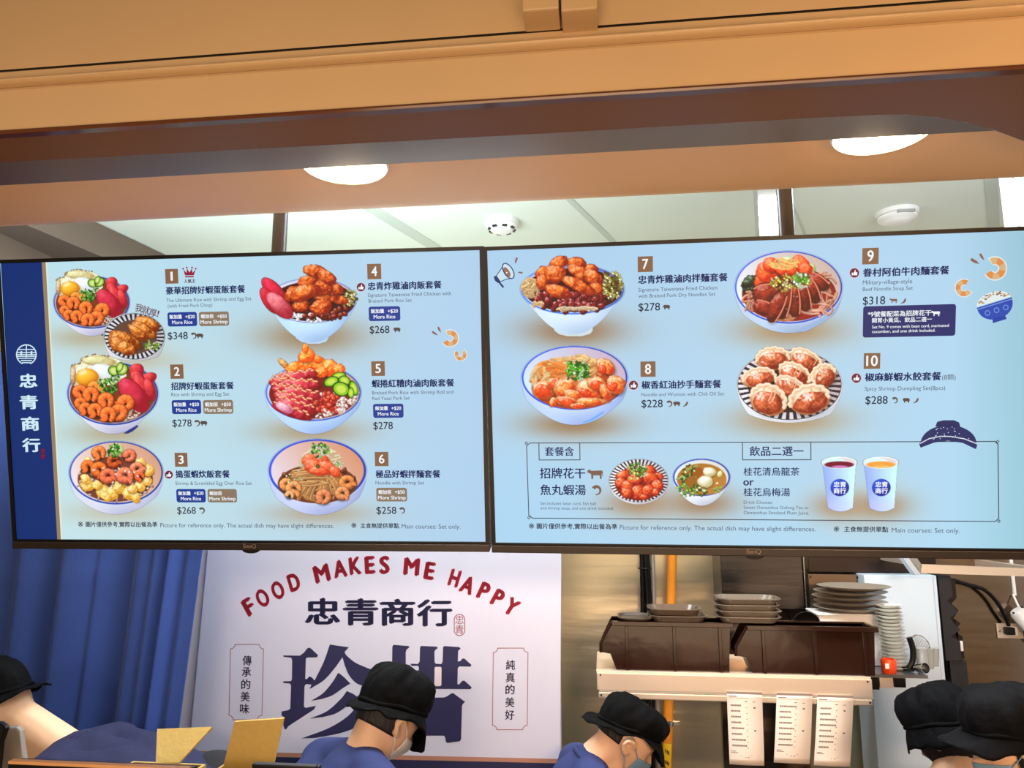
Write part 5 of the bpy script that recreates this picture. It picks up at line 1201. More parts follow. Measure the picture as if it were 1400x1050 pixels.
# order tickets
def ticket(px0, py0, px1, pyb, shift, label, seed):
    y = SY - .0165; r = random.Random(seed); t0 = P(px0, py0, y); t1 = P(px1, py0 + 1.5, y); b1 = P(px1 + shift, pyb + 2, y); b0 = P(px0 + shift + (1 if shift > 0 else 0), pyb, y)
    o = thing('order_ticket', label, 'ticket', (t0 + t1) / 2, 'order tickets on the rail'); bm = B(); n = 12; rows = []
    for i in range(n + 1):
        k = i / n; q = .004 * math.sin(k * 5 + seed) * k - .006 * k
        L = t0.lerp(b0, k); Q = t1.lerp(b1, k); rows.append((bm.verts.new(L + Vector((0, q, 0))), bm.verts.new((L + Q) / 2 + Vector((0, q - .003 * k, 0))), bm.verts.new(Q + Vector((0, q, 0)))))
    for u, v in zip(rows[:-1], rows[1:]):
        bm.faces.new((u[0], u[1], v[1], v[0])); bm.faces.new((u[1], u[2], v[2], v[1]))
    p = obj('paper', bm, PAPER, o, True); p.modifiers.new('thickness', 'SOLIDIFY').thickness = .0004
    def to3(pp, lay):
        k = pp[:, 1]; u = pp[:, 0]; q = .004 * np.sin(k * 5 + seed) * k - .006 * k - .003 * k * (1 - np.abs(2 * u - 1)) - .0006
        A = np.outer(1 - k, t0) + np.outer(k, b0); Bq = np.outer(1 - k, t1) + np.outer(k, b1); out = A * (1 - u[:, None]) + Bq * u[:, None]; out[:, 1] += q; return out
    s = Flat(to3); G = (110, 96, 92)
    s.rect(0, .0, 1, .035, (150, 132, 124), 0); s.rect(.05, .06, .28, .072, G); s.rect(.06, .085, .62, .092, (170, 150, 140)); s.rect(.5, .13, .58, .14, G); s.rect(.72, .135, .8, .142, G)
    for i in range(8):
        yy = .18 + i * .078; x = .10
        L = r.uniform(.22, .46)
        while x < .10 + L: w_ = r.uniform(.03, .05); s.rect(x, yy, x + w_ * .8, yy + .024, (116, 102, 98)); x += w_
        s.rect(.53, yy + .035, .57, yy + .045, (140, 124, 118))
        if i in (0, 4): s.rect(.74, yy + .03, .80, yy + .05, G)
    s.build('order_lines', INK, o); s = Flat(to3)
    s.rect(.06, .81, .2, .818, G); s.rect(.06, .83, .26, .838, G); s.rect(.34, .87, .66, .876, (150, 134, 126)); s.rect(.45, .89, .58, .9, G)
    s.build('print', INK, o)
ticket(993.5, 945, 1042, 1044, 2.4, 'printed order ticket hanging first from the left on the shelf rail', 1)
ticket(1062, 947, 1111, 1042, -4.5, 'printed order ticket hanging in the middle of the shelf rail', 2)
ticket(1117.5, 949.5, 1167, 1046, -5, 'printed order ticket hanging at the right end of the shelf rail', 3)

# brown storage bins
def bin_(px0, px1, ytop, label, yfr):
    dy = .13; zt = P((px0 + px1) / 2, ytop, yfr).z; zb_ = SZ + .001; x0 = P(px0, 880, yfr).x; x1 = P(px1, 880, yfr).x; h = zt - zb_; L = x1 - x0
    t = thing('storage_bin', label, 'bin', ((x0 + x1) / 2, yfr + dy / 2, SZ), 'brown storage bins on the shelf')
    pr = [(x0 + .115 * L, zb_), (x1 - .02 * L, zb_), (x1, zt), (x0 + .08 * L, zt), (x0, zb_ + h * .55), (x0, zb_ + h * .36), (x0 + .07 * L, zb_ + h * .33)]
    bm = B(); w_ = .004
    for yy in (yfr, yfr + dy - w_): slab(bm, [(x, yy, z) for x, z in pr], w_, (0, 1, 0))
    slab(bm, [(pr[0][0], yfr + w_, zb_), (pr[1][0], yfr + w_, zb_), (pr[1][0], yfr + dy - w_, zb_), (pr[0][0], yfr + dy - w_, zb_)], w_, (0, 0, 1))
    slab(bm, [(pr[1][0], yfr + w_, zb_), (pr[2][0], yfr + w_, zt), (pr[2][0], yfr + dy - w_, zt), (pr[1][0], yfr + dy - w_, zb_)], w_, (-1, 0, 0))
    slab(bm, [(pr[6][0], yfr + w_, pr[6][1]), (pr[0][0], yfr + w_, zb_), (pr[0][0], yfr + dy - w_, zb_), (pr[6][0], yfr + dy - w_, pr[6][1])], w_, (1, 0, .3))
    slab(bm, [(pr[5][0], yfr + w_, pr[5][1]), (pr[6][0], yfr + w_, pr[6][1]), (pr[6][0], yfr + dy - w_, pr[6][1]), (pr[5][0], yfr + dy - w_, pr[5][1])], w_, (0, 0, 1))
    obj('bin_shell', bm, BROWNP, t)
    for fx in (.20, .57, .92): bm = B(); box(bm, (x0 + fx * L - .006, yfr - .009, zb_), (x0 + fx * L + .006, yfr - .0003, zt - .012), None, .0015); obj('side_rib', bm, BROWNP, t)
    bm = B(); box(bm, (x0 + .085 * L, yfr - .012, zt - .012), (x1 + .012, yfr + .002, zt + .006), None, .002); box(bm, (x0 + .085 * L, yfr + dy - .004, zt - .012), (x1 + .012, yfr + dy + .01, zt + .006), None, .002); box(bm, (x1 - .002, yfr + .0025, zt - .012), (x1 + .012, yfr + dy - .0045, zt + .006), None, .002)
    obj('rim', bm, BROWNP, t)
    bm = B(); tube(bm, [(x0 + .083 * L, yfr - .004, zt), (x0 - .002, yfr - .004, zb_ + h * .55), (x0 - .002, yfr - .004, zb_ + h * .36)], .006, 8); obj('scoop_edge', bm, BROWNP, t)
    return x0, x1, yfr, zt + .006
b1 = bin_(822, 999, 852, 'brown scoop-front plastic bin at the left end of the shelf', SY + .02)
b2 = bin_(1006, 1197, 858, 'brown scoop-front plastic bin at the right end of the shelf, nearer the tickets', SY + .02)
# shallow trays lying across the bins
def tray(name, x, y, z, lx, ly, h, label, m=TRAYP, rot=0., tilt=0., group=None):
    t = thing(name, label, 'tray', (x, y, z), group); M = Matrix.Translation((x, y, z)) @ Matrix.Rotation(rot, 4, 'Z') @ Matrix.Rotation(tilt, 4, 'Y'); bm = B()
    def loop(s_, zz, n=6):
        r = .25 * min(lx, ly); out = []
        for cx, cy, a in ((lx / 2 - r, ly / 2 - r, 0), (-lx / 2 + r, ly / 2 - r, 90), (-lx / 2 + r, -ly / 2 + r, 180), (lx / 2 - r, -ly / 2 + r, 270)):
            for k in range(n): out.append(bm.verts.new(M @ Vector(((cx + r * math.cos(R(a + 90 * k / (n - 1)))) * s_, (cy + r * math.sin(R(a + 90 * k / (n - 1)))) * s_, zz))))
        return out
    Ls = [loop(.86, 0), loop(.97, h - .003), loop(1.03, h - .0025), loop(1.03, h), loop(.95, h), loop(.84, .0025)]
    for u, v in zip(Ls[:-1], Ls[1:]):
        for k in range(len(u)): bm.faces.new((u[k], u[(k + 1) % len(u)], v[(k + 1) % len(v)], v[k]))
    bm.faces.new(Ls[0][::-1]); bm.faces.new(Ls[-1]); obj('tray_body', bm, m, t)
    return t
cy = SY + .085
xm = P(868, 845, SY + .08).x; tray('lid', xm, cy, b1[3] + .001, .13, .17, .012, 'dark flat lid lying on the left brown bin beside the two trays', mat('dark_tray', (70, 58, 50), .3))
xm = P(926, 845, SY + .08).x; tray('serving_tray', xm, cy, b1[3] + .001, .22, .18, .022, 'shallow grey tray under another, on the left brown bin', mat('brown_grey_tray', (92, 78, 66), .25))
tray('serving_tray', xm - .012, cy, b1[3] + .024, .20, .17, .024, 'shallow grey tray on top of a wider one, on the left brown bin', mat('brown_grey_tray', (92, 78, 66), .25))
xm = P(1021, 845, SY + .08).x
for i in range(4): tray('clear_tray', xm + .004 * math.sin(i * 2.3), cy, b1[3] + .001 + .0225 * i, .235, .18, .022, ('lowest clear-grey tray of the stack across both bins', 'second clear-grey tray up in the stack across both bins', 'third clear-grey tray up in the stack across both bins', 'topmost clear-grey tray of the stack across both bins')[i], group='clear trays stacked across the bins')
# white tub behind the right bin with wide plates on it
y0 = SY + .215; y1 = SY + .38; x0 = P(1120, 850, y0).x; x1 = P(1214, 850, y0).x; zt = P(1165, 842, y0).z
t = thing('white_tub', 'white plastic tub behind the right brown bin, under the wide plates', 'tub', ((x0 + x1) / 2, (y0 + y1) / 2, SZ))
bm = B(); w_ = .004
box(bm, (x0, y0, SZ + .001), (x1, y0 + w_, zt)); box(bm, (x0, y1 - w_, SZ + .001), (x1, y1, zt)); box(bm, (x0, y0 + w_, SZ + .001), (x0 + w_, y1 - w_, zt)); box(bm, (x1 - w_, y0 + w_, SZ + .001), (x1, y1 - w_, zt)); box(bm, (x0 + w_, y0 + w_, SZ + .001), (x1 - w_, y1 - w_, SZ + .005))
obj('tub_body', bm, WHITEP, t); bm = B(); box(bm, (x0 - .008, y0 - .008, zt + .0005), (x1 + .008, y1 + .008, zt + .008), None, .003); obj('tub_lid', bm, WHITEP, t)
PT = zt + .009
def plate(name, x, y, z, r, h, label, m, group, rim=.25):
    t = thing(name, label, 'plate', (x, y, z), group); bm = B()
    lathe(bm, [(0, 0), (r * .55, 0), (r * .60, h * .1), (r * .97, h * .86), (r, h), (r * .985, h), (r * .6, h * .28), (0, h * .2)], 48, Matrix.Translation((x, y, z))); obj('plate_body', bm, m, t, True); return t
xm = P(1164, 830, y0 + .06).x
W_ = ('lowest wide grey plate on the white tub', 'second wide grey plate up on the white tub', 'third wide grey plate up on the white tub', 'fourth wide grey plate up on the white tub', 'topmost wide grey plate on the white tub, shifted right')
for i in range(5): plate('serving_plate', xm + (0, .004, -.002, .006, .020)[i], y0 + .082, PT + .0205 * i, .142, .020, W_[i], mat('grey_melamine', (146, 134, 120), .3), 'wide plates on the white tub')
# black bowl on its side behind the bin
p = P(1103, 856, SY + .19); t = thing('black_bowl', 'black bowl standing on its rim between the right bin and the white tub', 'bowl', (p.x, SY + .19, SZ)); bm = B()
zz = P(1103, 836, SY + .19).z; rr = .058
lathe(bm, [(0, -.012), (rr * .7, -.008), (rr, .004), (rr * .96, .005), (rr * .66, -.004), (0, -.006)], 40, Matrix.Translation((p.x, SY + .194, zz - rr)) @ Matrix.Rotation(R(90), 4, 'X')); obj('bowl_body', bm, BLACKP, t, True)
bm = B(); box(bm, (p.x - .02, SY + .187, SZ + .001), (p.x + .02, SY + .199, zz - 2 * rr + .004)); obj('foot_block', bm, BLACKP, t)
# tall stack of small plates
ys = SY + .16; xm = P(1222, 870, ys).x; z1 = P(1225, 826, ys).z; zb0 = SZ + .0005; n = 18; ph = (z1 - zb0) / n
first = plate('small_plate', xm, ys, zb0, .050, ph * 1.0 - .0006, 'lowest small white plate of the tall stack on the shelf end', CERAM, 'tall stack of small white plates on the shelf end')
ordn = ('second', 'third', 'fourth', 'fifth', 'sixth', 'seventh', 'eighth', 'ninth', 'tenth', 'eleventh', 'twelfth', 'thirteenth', 'fourteenth', 'fifteenth', 'sixteenth')
for i in range(1, n):
    c = copy_tree(first, (-.0008 * i + .002 * math.sin(i * 1.9), .001 * math.cos(i * 2.7), ph * i))
    c['label'] = 'topmost small white plate of the tall stack on the shelf end' if i == n - 1 else ('small white plate just under the topmost of the tall stack' if i == n - 2 else ordn[i - 1] + ' small white plate from the bottom of the tall stack')
# orange cup, ladle, strainer, clear cups
ys = SY + .075; p = P(1216, 924, ys); t = thing('orange_cup', 'bright orange plastic cup at the foot of the small plate stack', 'cup', (p.x, ys, SZ)); bm = B(); h = P(1216, 901, ys).z - SZ
lathe(bm, [(0, 0), (.023, 0), (.026, .006), (.028, h * .8), (.025, h), (.023, h), (.0245, h * .8), (.022, .006), (0, .004)], 32, Matrix.Translation((p.x, ys, SZ + .0005))); obj('cup_body', bm, ORANGE, t, True)
bm = B(); box(bm, (p.x - .022, ys - .030, SZ + .022), (p.x - .008, ys - .026, SZ + .04)); obj('label_patch', bm, WHITEP, t)
ys = SY + .20; p = P(1256, 915, ys)
t = thing('strainer', 'small round metal mesh strainer tilted behind the clear cups', 'strainer', (p.x, ys, SZ)); c = P(1259, 879, ys); M = Matrix.Translation(c) @ Matrix.Rotation(R(35), 4, 'Y') @ Matrix.Rotation(R(70), 4, 'X')
bm = B(); tube(bm, [M @ Vector((.036 * math.cos(k * PI / 16), .026 * math.sin(k * PI / 16), 0)) for k in range(33)], .002, 6); obj('rim', bm, CHROME, t, True)
bm = B()
for k in range(-3, 4): e = math.sqrt(1 - (k / 4) ** 2); tube(bm, [M @ Vector((.009 * k, -.026 * e, 0)), M @ Vector((.009 * k, 0, -.012)), M @ Vector((.009 * k, .026 * e, 0))], .0008, 5); tube(bm, [M @ Vector((-.036 * e, .0065 * k, 0)), M @ Vector((0, .0065 * k, -.012)), M @ Vector((.036 * e, .0065 * k, 0))], .0008, 5)
obj('mesh', bm, CHROME, t)
bm = B(); tube(bm, [M @ Vector((-.03, -.012, 0)), Vector((c.x - .02, ys - .005, SZ + .04)), Vector((c.x - .024, ys, SZ + .001))], .003, 8); obj('handle', bm, CHROME, t)
ys = SY + .12; p = P(1246, 900, ys); t = thing('ladle', 'black curved ladle handle beside the tall plate stack', 'ladle', (p.x, ys, SZ)); bm = B()
tube(bm, curve_pts([(p.x - .012, ys, SZ + .012), (p.x + .004, ys, SZ + .04), (p.x + .008, ys, SZ + .085), (p.x - .002, ys, SZ + .125)], 6), .011, 10); obj('handle', bm, BLACKP, t, True)
bm = B(); lathe(bm, [(0, 0), (.018, .002), (.026, .012), (.024, .012), (.016, .005), (0, .003)], 24, Matrix.Translation((p.x - .012, ys, SZ + .0005))); obj('scoop', bm, BLACKP, t, True)
for i, px in enumerate((1262, 1270, 1277)):
    yy = SY + .14 + .05 * i; p = P(px, 915, yy); hh = P(px, 886, yy).z - SZ
    t = thing('clear_cup', ('clear ribbed cup nearest the ladle', 'clear ribbed cup in the middle of three by the cabinet', 'clear ribbed cup closest to the cabinet edge')[i], 'cup', (p.x, yy, SZ), 'clear cups on the shelf end'); bm = B()
    lathe(bm, [(0, 0), (.018, 0), (.0235, hh - .006), (.0255, hh), (.024, hh), (.017, .002), (0, .002)], 24, Matrix.Translation((p.x, yy, SZ))); obj('cup_body', bm, CLEARP, t, True)
ys = SY + .085; p = P(1260, 914, ys); t = thing('metal_cup', 'small polished metal cup lying at the end of the shelf', 'cup', (p.x, ys, SZ)); bm = B()
lathe(bm, [(0, -.02), (.015, -.02), (.020, .02), (.018, .02), (.0135, -.017), (0, -.017)], 24, Matrix.Translation((p.x, ys, SZ + .0205)) @ Matrix.Rotation(R(80), 4, 'X') @ Matrix.Rotation(R(20), 4, 'Y')); obj('cup_body', bm, CHROME, t, True)

# ================================================================ WALL EQUIPMENT BEHIND THE SHELF
# steel wall sheets, hood, column
def sheet(name, px0, py0, px1, py1, y, m, label, cat, th=.012):
    a = P(px0, py0, y); b = P(px1, py1, y); bm = B(); box(bm, (a.x, y, b.z), (b.x, y + th, a.z), None, .001); return tag(obj(name, bm, m), label, cat)
YW = 3.78
struct_sheet = lambda n, *k, **kw: struct(sheet(n, *k, '', '', **kw))
for nm, a0, a1, z0, z1, m in (('trim_16', 760, 982, .1, 2.3, STEEL), ('trim_17', 984, 1100, .1, 1.55, STEELW), ('trim_18', 1282, 1500, .1, 2.3, STEELW)):
    x0 = P(a0, 900, YW).x; x1 = P(a1, 900, YW).x; bm = B(); box(bm, (x0, YW, z0), (x1, YB - .0005, z1), None, .002); struct(obj(nm, bm, m))
yh = 3.52; a = P(984, 740, yh); b = P(1098, 833, yh); b.x = P(1097, 740, yh - .02).x - .001
t = thing('exhaust_hood', 'dark grey steel hood box behind the stack of clear trays', 'hood', ((a.x + b.x) / 2, yh + .13, b.z)); bm = B(); box(bm, (a.x, yh, b.z), (b.x, YW - .001, 2.35), None, .003); obj('hood_body', bm, DSTEEL, t)
zz = P(1040, 781, yh).z; bm = B(); box(bm, (a.x - .003, yh - .006, zz - .006), (b.x, yh - .0005, zz + .003)); obj('lip', bm, DSTEEL, t)
a = P(1097, 740, yh - .02); b = P(1104, 850, yh - .02); bm = B(); box(bm, (a.x, yh - .02, 1.25), (b.x, YW - .001, 2.35), None, .002); tag(obj('steel_post', bm, CHROME), 'narrow bright steel post right of the dark hood', 'post')
yk = 3.64; a = P(1105, 785, yk); b = P(1181, 842, yk); t = thing('control_box', 'brown-grey steel box with two screws behind the wide plates', 'box', ((a.x + b.x) / 2, yk, b.z)); bm = B(); CXL = P(1181, 786, 3.56).x - .003; CZT = P(1181, 786, 3.56).z; box(bm, (max(a.x, P(1104, 850, 3.50).x + .002), yk, b.z - .02), (CXL, YW - .001, a.z), None, .002); obj('box_body', bm, mat('warm_grey_steel', (112, 98, 84), .35, .9), t)
for px in (1108, 1172): c = P(px, 789, yk); bm = B(); lathe(bm, [(0, 0), (.005, 0), (.004, .003), (0, .003)], 12, Matrix.Translation((c.x, yk - .0003, c.z)) @ Matrix.Rotation(R(90), 4, 'X')); obj('screw', bm, BLACKP, t)
a = P(1105, 740, yk); b = P(1284, 785, yk); bm = B(); box(bm, (a.x, yk + .02, CZT + .003), (b.x, YW - .001, 2.35), None, .002); tag(obj('shadow_box', bm, mat('shadow_dark', (52, 44, 42), .4, .8)), 'dark steel duct above the white cabinet', 'duct')  # dark box painted in where only shadow lies above the cabinet
# white cabinet
yc = 3.56; a = P(1181, 786, yc); b = P(1281, 786, yc); t = thing('white_cabinet', 'tall pale bluish-white cabinet behind the plate stack', 'cabinet', ((a.x + b.x) / 2, yc + .17, 0)); bm = B(); box(bm, (a.x, yc + .02, .05), (b.x, YW - .02, a.z), None, .003); obj('cabinet_body', bm, BLUEWH, t)
bm = B(); box(bm, (a.x, yc, .08), (b.x - .018, yc + .0195, a.z), None, .004); obj('door', bm, BLUEWH, t)
bm = B(); box(bm, (b.x - .016, yc + .006, .08), (b.x - .001, yc + .0195, a.z), None, .003); obj('door_edge', bm, BLUEWH, t)
for q in (0.02, .9): bm = B(); box(bm, (a.x + (b.x - a.x) * q, yc + .04, 0), (a.x + (b.x - a.x) * q + .03, yc + .10, .05)); obj('foot', bm, BLACKP, t)
# black slotted rack
yr = 3.575; t = thing('slotted_rack', 'black zigzag-edged rack beside the white cabinet', 'rack', (P(1296, 900, yr).x, yr, 1.1))
Z = [(1282, 787), (1299, 787), (1300, 815), (1292, 821), (1305, 837), (1293, 845), (1306, 861), (1293, 870), (1304, 877), (1304, 903), (1283, 903)]
bm = B(); slab(bm, [Vector((P(x, 786, yr).x, yr, P(x, y, yr).z)) for x, y in Z], .17, (0, 1, 0)); obj('rack_side', bm, mat('matt_black_steel', (24, 26, 34), .5), t)
Z2 = [(1299, 788), (1308, 794), (1308, 818), (1300, 826), (1309, 835), (1301, 846), (1310, 853), (1301, 864), (1311, 871), (1311, 902), (1304, 902), (1304, 877), (1293, 870), (1306, 861), (1293, 845), (1305, 837), (1292, 821), (1300, 815)]
bm = B(); slab(bm, [Vector((P(x, 786, yr).x, yr + .0205, P(x, y, yr).z)) for x, y in Z2], .14, (0, 1, 0)); obj('rack_edge', bm, mat('brown_black_steel', (40, 34, 32), .4, .5), t)
a = P(1305.5, 877, yr - .001); b = P(1309.5, 891, yr - .001); a.x = P(1305.5, 786, yr).x; b.x = P(1309.5, 786, yr).x; bm = B(); box(bm, (a.x, yr + .012, b.z), (b.x, yr + .020, a.z), None, .002); obj('latch', bm, WHITEP, t)
a = P(1289, 903, yr); b = P(1312, 930, yr); a.x = P(1289, 786, yr).x; b.x = P(1312, 786, yr).x; bm = B(); box(bm, (a.x, yr + .01, .0), (b.x, yr + .19, a.z - .002), None, .004); obj('rack_base', bm, mat('matt_black_steel', (24, 26, 34), .5), t)
# orange pipe
yp = 3.70; a = P(919, 757, yp); b = P(912, 1050, yp); d = b - a; d = d / d.z; rp = .0215
pt = lambda z: Vector((a.x + d.x * (z - a.z), yp, z))
t = thing('gas_pipe', 'orange upright pipe with a metal clamp and a yellow sticker', 'pipe', pt(.02)); bm = B(); tube(bm, [pt(.02), pt(2.5)], rp, 24); c = pt(2.5); box(bm, (c.x - .02, yp - .02, 2.47), (c.x + .02, YW - .001, 2.51)); obj('pipe', bm, PIPEO, t, True)
zc = P(915, 988, yp).z; c = pt(zc); bm = B(); lathe(bm, [(rp + .0003, -.012), (rp + .003, -.012), (rp + .003, .012), (rp + .0003, .012)], 32, Matrix.Translation(c)); bo_ = obj('clamp', bm, CHROME, t, True)
for sx in (-1, 1):
    bm = B(); box(bm, (c.x + sx * (rp + .002), yp - .010, zc - .006), (c.x + sx * (rp + .030), yp + .010, zc + .006)); lathe(bm, [(0, 0), (.007, 0), (.006, .006), (0, .006)], 12, Matrix.Translation((c.x + sx * (rp + .022), yp - .0105, zc)) @ Matrix.Rotation(R(90), 4, 'X')); obj('clamp_bolt', bm, CHROME, t)
bm = B(); box(bm, (c.x - .008, yp + rp + .004, zc - .01), (c.x + .008, YW - .0005, zc + .01)); obj('clamp_stem', bm, CHROME, t)
z1 = P(913, 1015, yp).z; z0 = P(913, 1085, yp).z; bm = B(); rows = []
for z in (z0, z1):
    c = pt(z); rows.append([bm.verts.new(c + Vector(((rp + .0008) * math.sin(R(k)), -(rp + .0008) * math.cos(R(k)), 0))) for k in range(-75, 46, 10)])
for k in range(len(rows[0]) - 1): bm.faces.new((rows[0][k], rows[0][k + 1], rows[1][k + 1], rows[1][k]))
st = obj('sticker', bm, YELLOW, t, True)
bm = B()
for pyc, hh in ((1026, 5), (1041, 5), (1049, 2)):
    for dx in (-.007, 0, .006): c = pt(P(913, pyc + dx * 200, yp).z); box(bm, (c.x - .004 + dx, yp - rp - .0022, c.z - .006 * hh / 4), (c.x + dx, yp - rp - .001, c.z + .006 * hh / 4))
obj('sticker_print', bm, BLACKP, st)
# cables and conduit
t = thing('cable_bundle', 'bundle of black ribbed cables tied together left of the orange pipe', 'cable', (P(882, 800, 3.72).x, 3.72, 1.2))
for i, (dx, r) in enumerate(((-.018, .010), (.002, .012), (.020, .008))):
    x = P(882, 800, 3.72).x + dx; bm = B(); n = 60; zs = [.4 + 2.1 * k / n for k in range(n + 1)]
    tube(bm, [(x + .006 * math.sin(z * 5 + i), 3.72, z) for z in zs], [r * (1 + .08 * (k % 2)) for k in range(n + 1)], 10); obj('cable', bm, BLACKP, t, True)
zc = P(882, 777, 3.72).z; bm = B(); x = P(882, 800, 3.72).x; tube(bm, [(x + .031 * math.cos(k * PI / 12), 3.72 + .016 * math.sin(k * PI / 12), zc) for k in range(25)], .0025, 6); obj('cable_tie', bm, BLACKP, t)
x = P(893, 800, 3.72).x; bm = B(); tube(bm, [(x + .003, 3.755, .3), (x + .003, 3.755, 2.5)], .010, 16); tag(obj('conduit', bm, mat('grey_conduit', (186, 182, 176), .3, .6), smooth=True), 'thin grey metal conduit between the black cables and the orange pipe', 'conduit')
# rail at the upper right, trunking, lamp, socket
yl = 3.30; t = thing('towel_rail', 'flat silver rail with a slanted end plate at the upper right, under the screen', 'rail', (P(1330, 780, yl).x, yl, P(1330, 780, yl).z))
a = P(1259, 771.5, yl); b = P(1262, 786, yl); x1 = P(1430, 780, yl).x; bm = B(); slab(bm, [a, P(1430, 778.5, yl), P(1430, 789, yl), P(1259, 783.5, yl)], .02, (0, 1, 0)); obj('rail_bar', bm, ALU, t)
bm = B(); slab(bm, [P(1234, 762, yl - .01), P(1242, 762, yl - .01), P(1260, 786.5, yl - .01), P(1252, 786.5, yl - .01)], .05, (0, 1, 0)); obj('end_plate', bm, mat('pale_blue_edge', (190, 206, 222), .3, .4), t)
bm = B(); slab(bm, [P(1243, 763, yl), P(1254, 763, yl), P(1260, 772, yl), P(1259, 783, yl)], .03, (0, 1, 0)); obj('corner_block', bm, CHROME, t)
bm = B(); c = P(1420, 783, yl); box(bm, (c.x - .02, yl + .02, c.z - .02), (c.x + .02, YW - .0005, c.z + .02)); obj('wall_arm', bm, ALU, t)
bm = B(); c = P(1250, 770, yl); box(bm, (c.x - .008, yl + .031, c.z - .01), (c.x + .008, yk + .0195, c.z + .01)); obj('wall_arm', bm, ALU, t)
yt = YW; a = P(1379, 764, yt); b = P(1388, 814, yt); t = thing('cable_trunking', 'white upright cable trunking with a thin rod, above the socket', 'trunking', ((a.x + b.x) / 2, yt - .006, b.z)); bm = B(); box(bm, (a.x, yt - .014, b.z), (b.x, yt - .0005, 2.4), None, .002); obj('cover', bm, WHITEP, t)
bm = B(); tube(bm, [P(1385, 813, yt - .008), P(1393, 830, yt - .05)], .0045, 8); obj('rod', bm, WHITEP, t, True)
t = thing('wall_device', 'white rounded cylinder device at the right edge above the socket', 'device', P(1400, 845, yt - .06)); d = (P(1430, 880, yt - .06) - P(1392, 838, yt - .06)).normalized(); c = P(1392, 838, yt - .06)
q = d.to_track_quat('Z', 'Y').to_matrix().to_4x4(); bm = B(); lathe(bm, [(0, -.018), (.026, -.014), (.034, 0), (.034, .16), (0, .165)], 28, Matrix.Translation(c) @ q); obj('housing', bm, WHITEP, t, True)
for px, py in ((1385.5, 838), (1397, 830)): e = P(px, py, yt - .094); bm = B(); lathe(bm, [(0, -.003), (.004, -.003), (.004, .004), (0, .004)], 10, Matrix.Translation(e) @ Matrix.Rotation(R(90), 4, 'X')); obj('screw', bm, BLACKP, t)
bm = B(); e = c + d * .13; tube(bm, [e, Vector((e.x, yt - .0005, e.z))], .012, 10); obj('wall_mount', bm, WHITEP, t)
a = P(1361, 852, yt); b = P(1399, 873, yt); t = thing('wall_socket', 'steel-framed wall socket with a black plug in it', 'socket', ((a.x + b.x) / 2, yt, (a.z + b.z) / 2)); bm = B(); box(bm, (a.x, yt - .008, b.z), (b.x, yt - .0005, a.z), None, .003); obj('cover_plate', bm, ALU, t)
bm = B(); box(bm, (a.x + .025, yt - .011, b.z + .014), (b.x - .025, yt - .0082, a.z - .014), None, .001); obj('socket_insert', bm, WHITEP, t)
for sx in (a.x + .009, b.x - .009): bm = B(); lathe(bm, [(0, 0), (.005, 0), (.004, .003), (0, .003)], 10, Matrix.Translation((sx, yt - .0085, (a.z + b.z) / 2)) @ Matrix.Rotation(R(90), 4, 'X')); obj('screw', bm, CHROME, t)
c = P(1380, 862, yt - .03); t = thing('power_cord', 'black power cord curving from the zigzag rack down to the wall socket', 'cord', c); bm = B(); box(bm, (c.x - .019, yt - .045, c.z - .018), (c.x + .019, yt - .0115, c.z + .014), None, .005); obj('plug', bm, BLACKP, t)
bm = B(); tube(bm, curve_pts([P(1303, 793, yr + .1), P(1322, 799, yr + .12), P(1345, 806, yr + .14), P(1362, 822, yr + .15), P(1374, 842, yt - .05), P(1379, 852, yt - .038)], 8), [.0085] * 40 + [.013], 10) if False else tube(bm, curve_pts([P(1303, 793, yr + .1), P(1322, 799, yr + .12), P(1345, 806, yr + .14), P(1362, 822, yr + .15), P(1374, 842, yt - .05), P(1379, 855, yt - .034)], 8), .0085, 10)
obj('cable', bm, BLACKP, t, True)
# ================================================================ PEOPLE
def capsule(bm, a, b, ra, rb, seg=14, flat=1.0):
    a = Vector(a); b = Vector(b); d = (b - a); L = d.length
    if L < 1e-6: d = Vector((0, 0, 1)); L = 1e-6
    q = d.to_track_quat('Z', 'Y').to_matrix().to_4x4(); pr = [(0, -ra)] + [(ra * math.cos(R(k)), ra * math.sin(R(k))) for k in range(-67, 1, 22)] + [(ra * (1 - t) + rb * t, L * t) for t in (.33, .66)] + [(rb * math.cos(R(k)), L + rb * math.sin(R(k))) for k in range(1, 90, 22)] + [(0, L + rb)]
    lathe(bm, pr, seg, Matrix.Translation(a) @ q)
def solidify_blob(bm, voxel, smooth=6, name='body'):
    me = D.meshes.new('draft'); bm.to_mesh(me); bm.free(); o = D.objects.new('draft', me); COL.objects.link(o)
    m = o.modifiers.new('r', 'REMESH'); m.mode = 'VOXEL'; m.voxel_size = voxel
    m = o.modifiers.new('s', 'SMOOTH'); m.factor = .5; m.iterations = smooth
    dg = bpy.context.evaluated_depsgraph_get(); dg.update(); out = D.meshes.new_from_object(o.evaluated_get(dg)); D.objects.remove(o); D.meshes.remove(me); out.name = name
    for p in out.polygons: p.use_smooth = True
    return out
def frame_of(f, upv=(0, 0, 1), roll=0):
    f = Vector(f).normalized(); u = Vector(upv); u = (u - f * u.dot(f)).normalized(); l = u.cross(f)
    M = Matrix(((f.x, l.x, u.x, 0), (f.y, l.y, u.y, 0), (f.z, l.z, u.z, 0), (0, 0, 0, 1)))
    return M @ Matrix.Rotation(roll, 4, 'X')
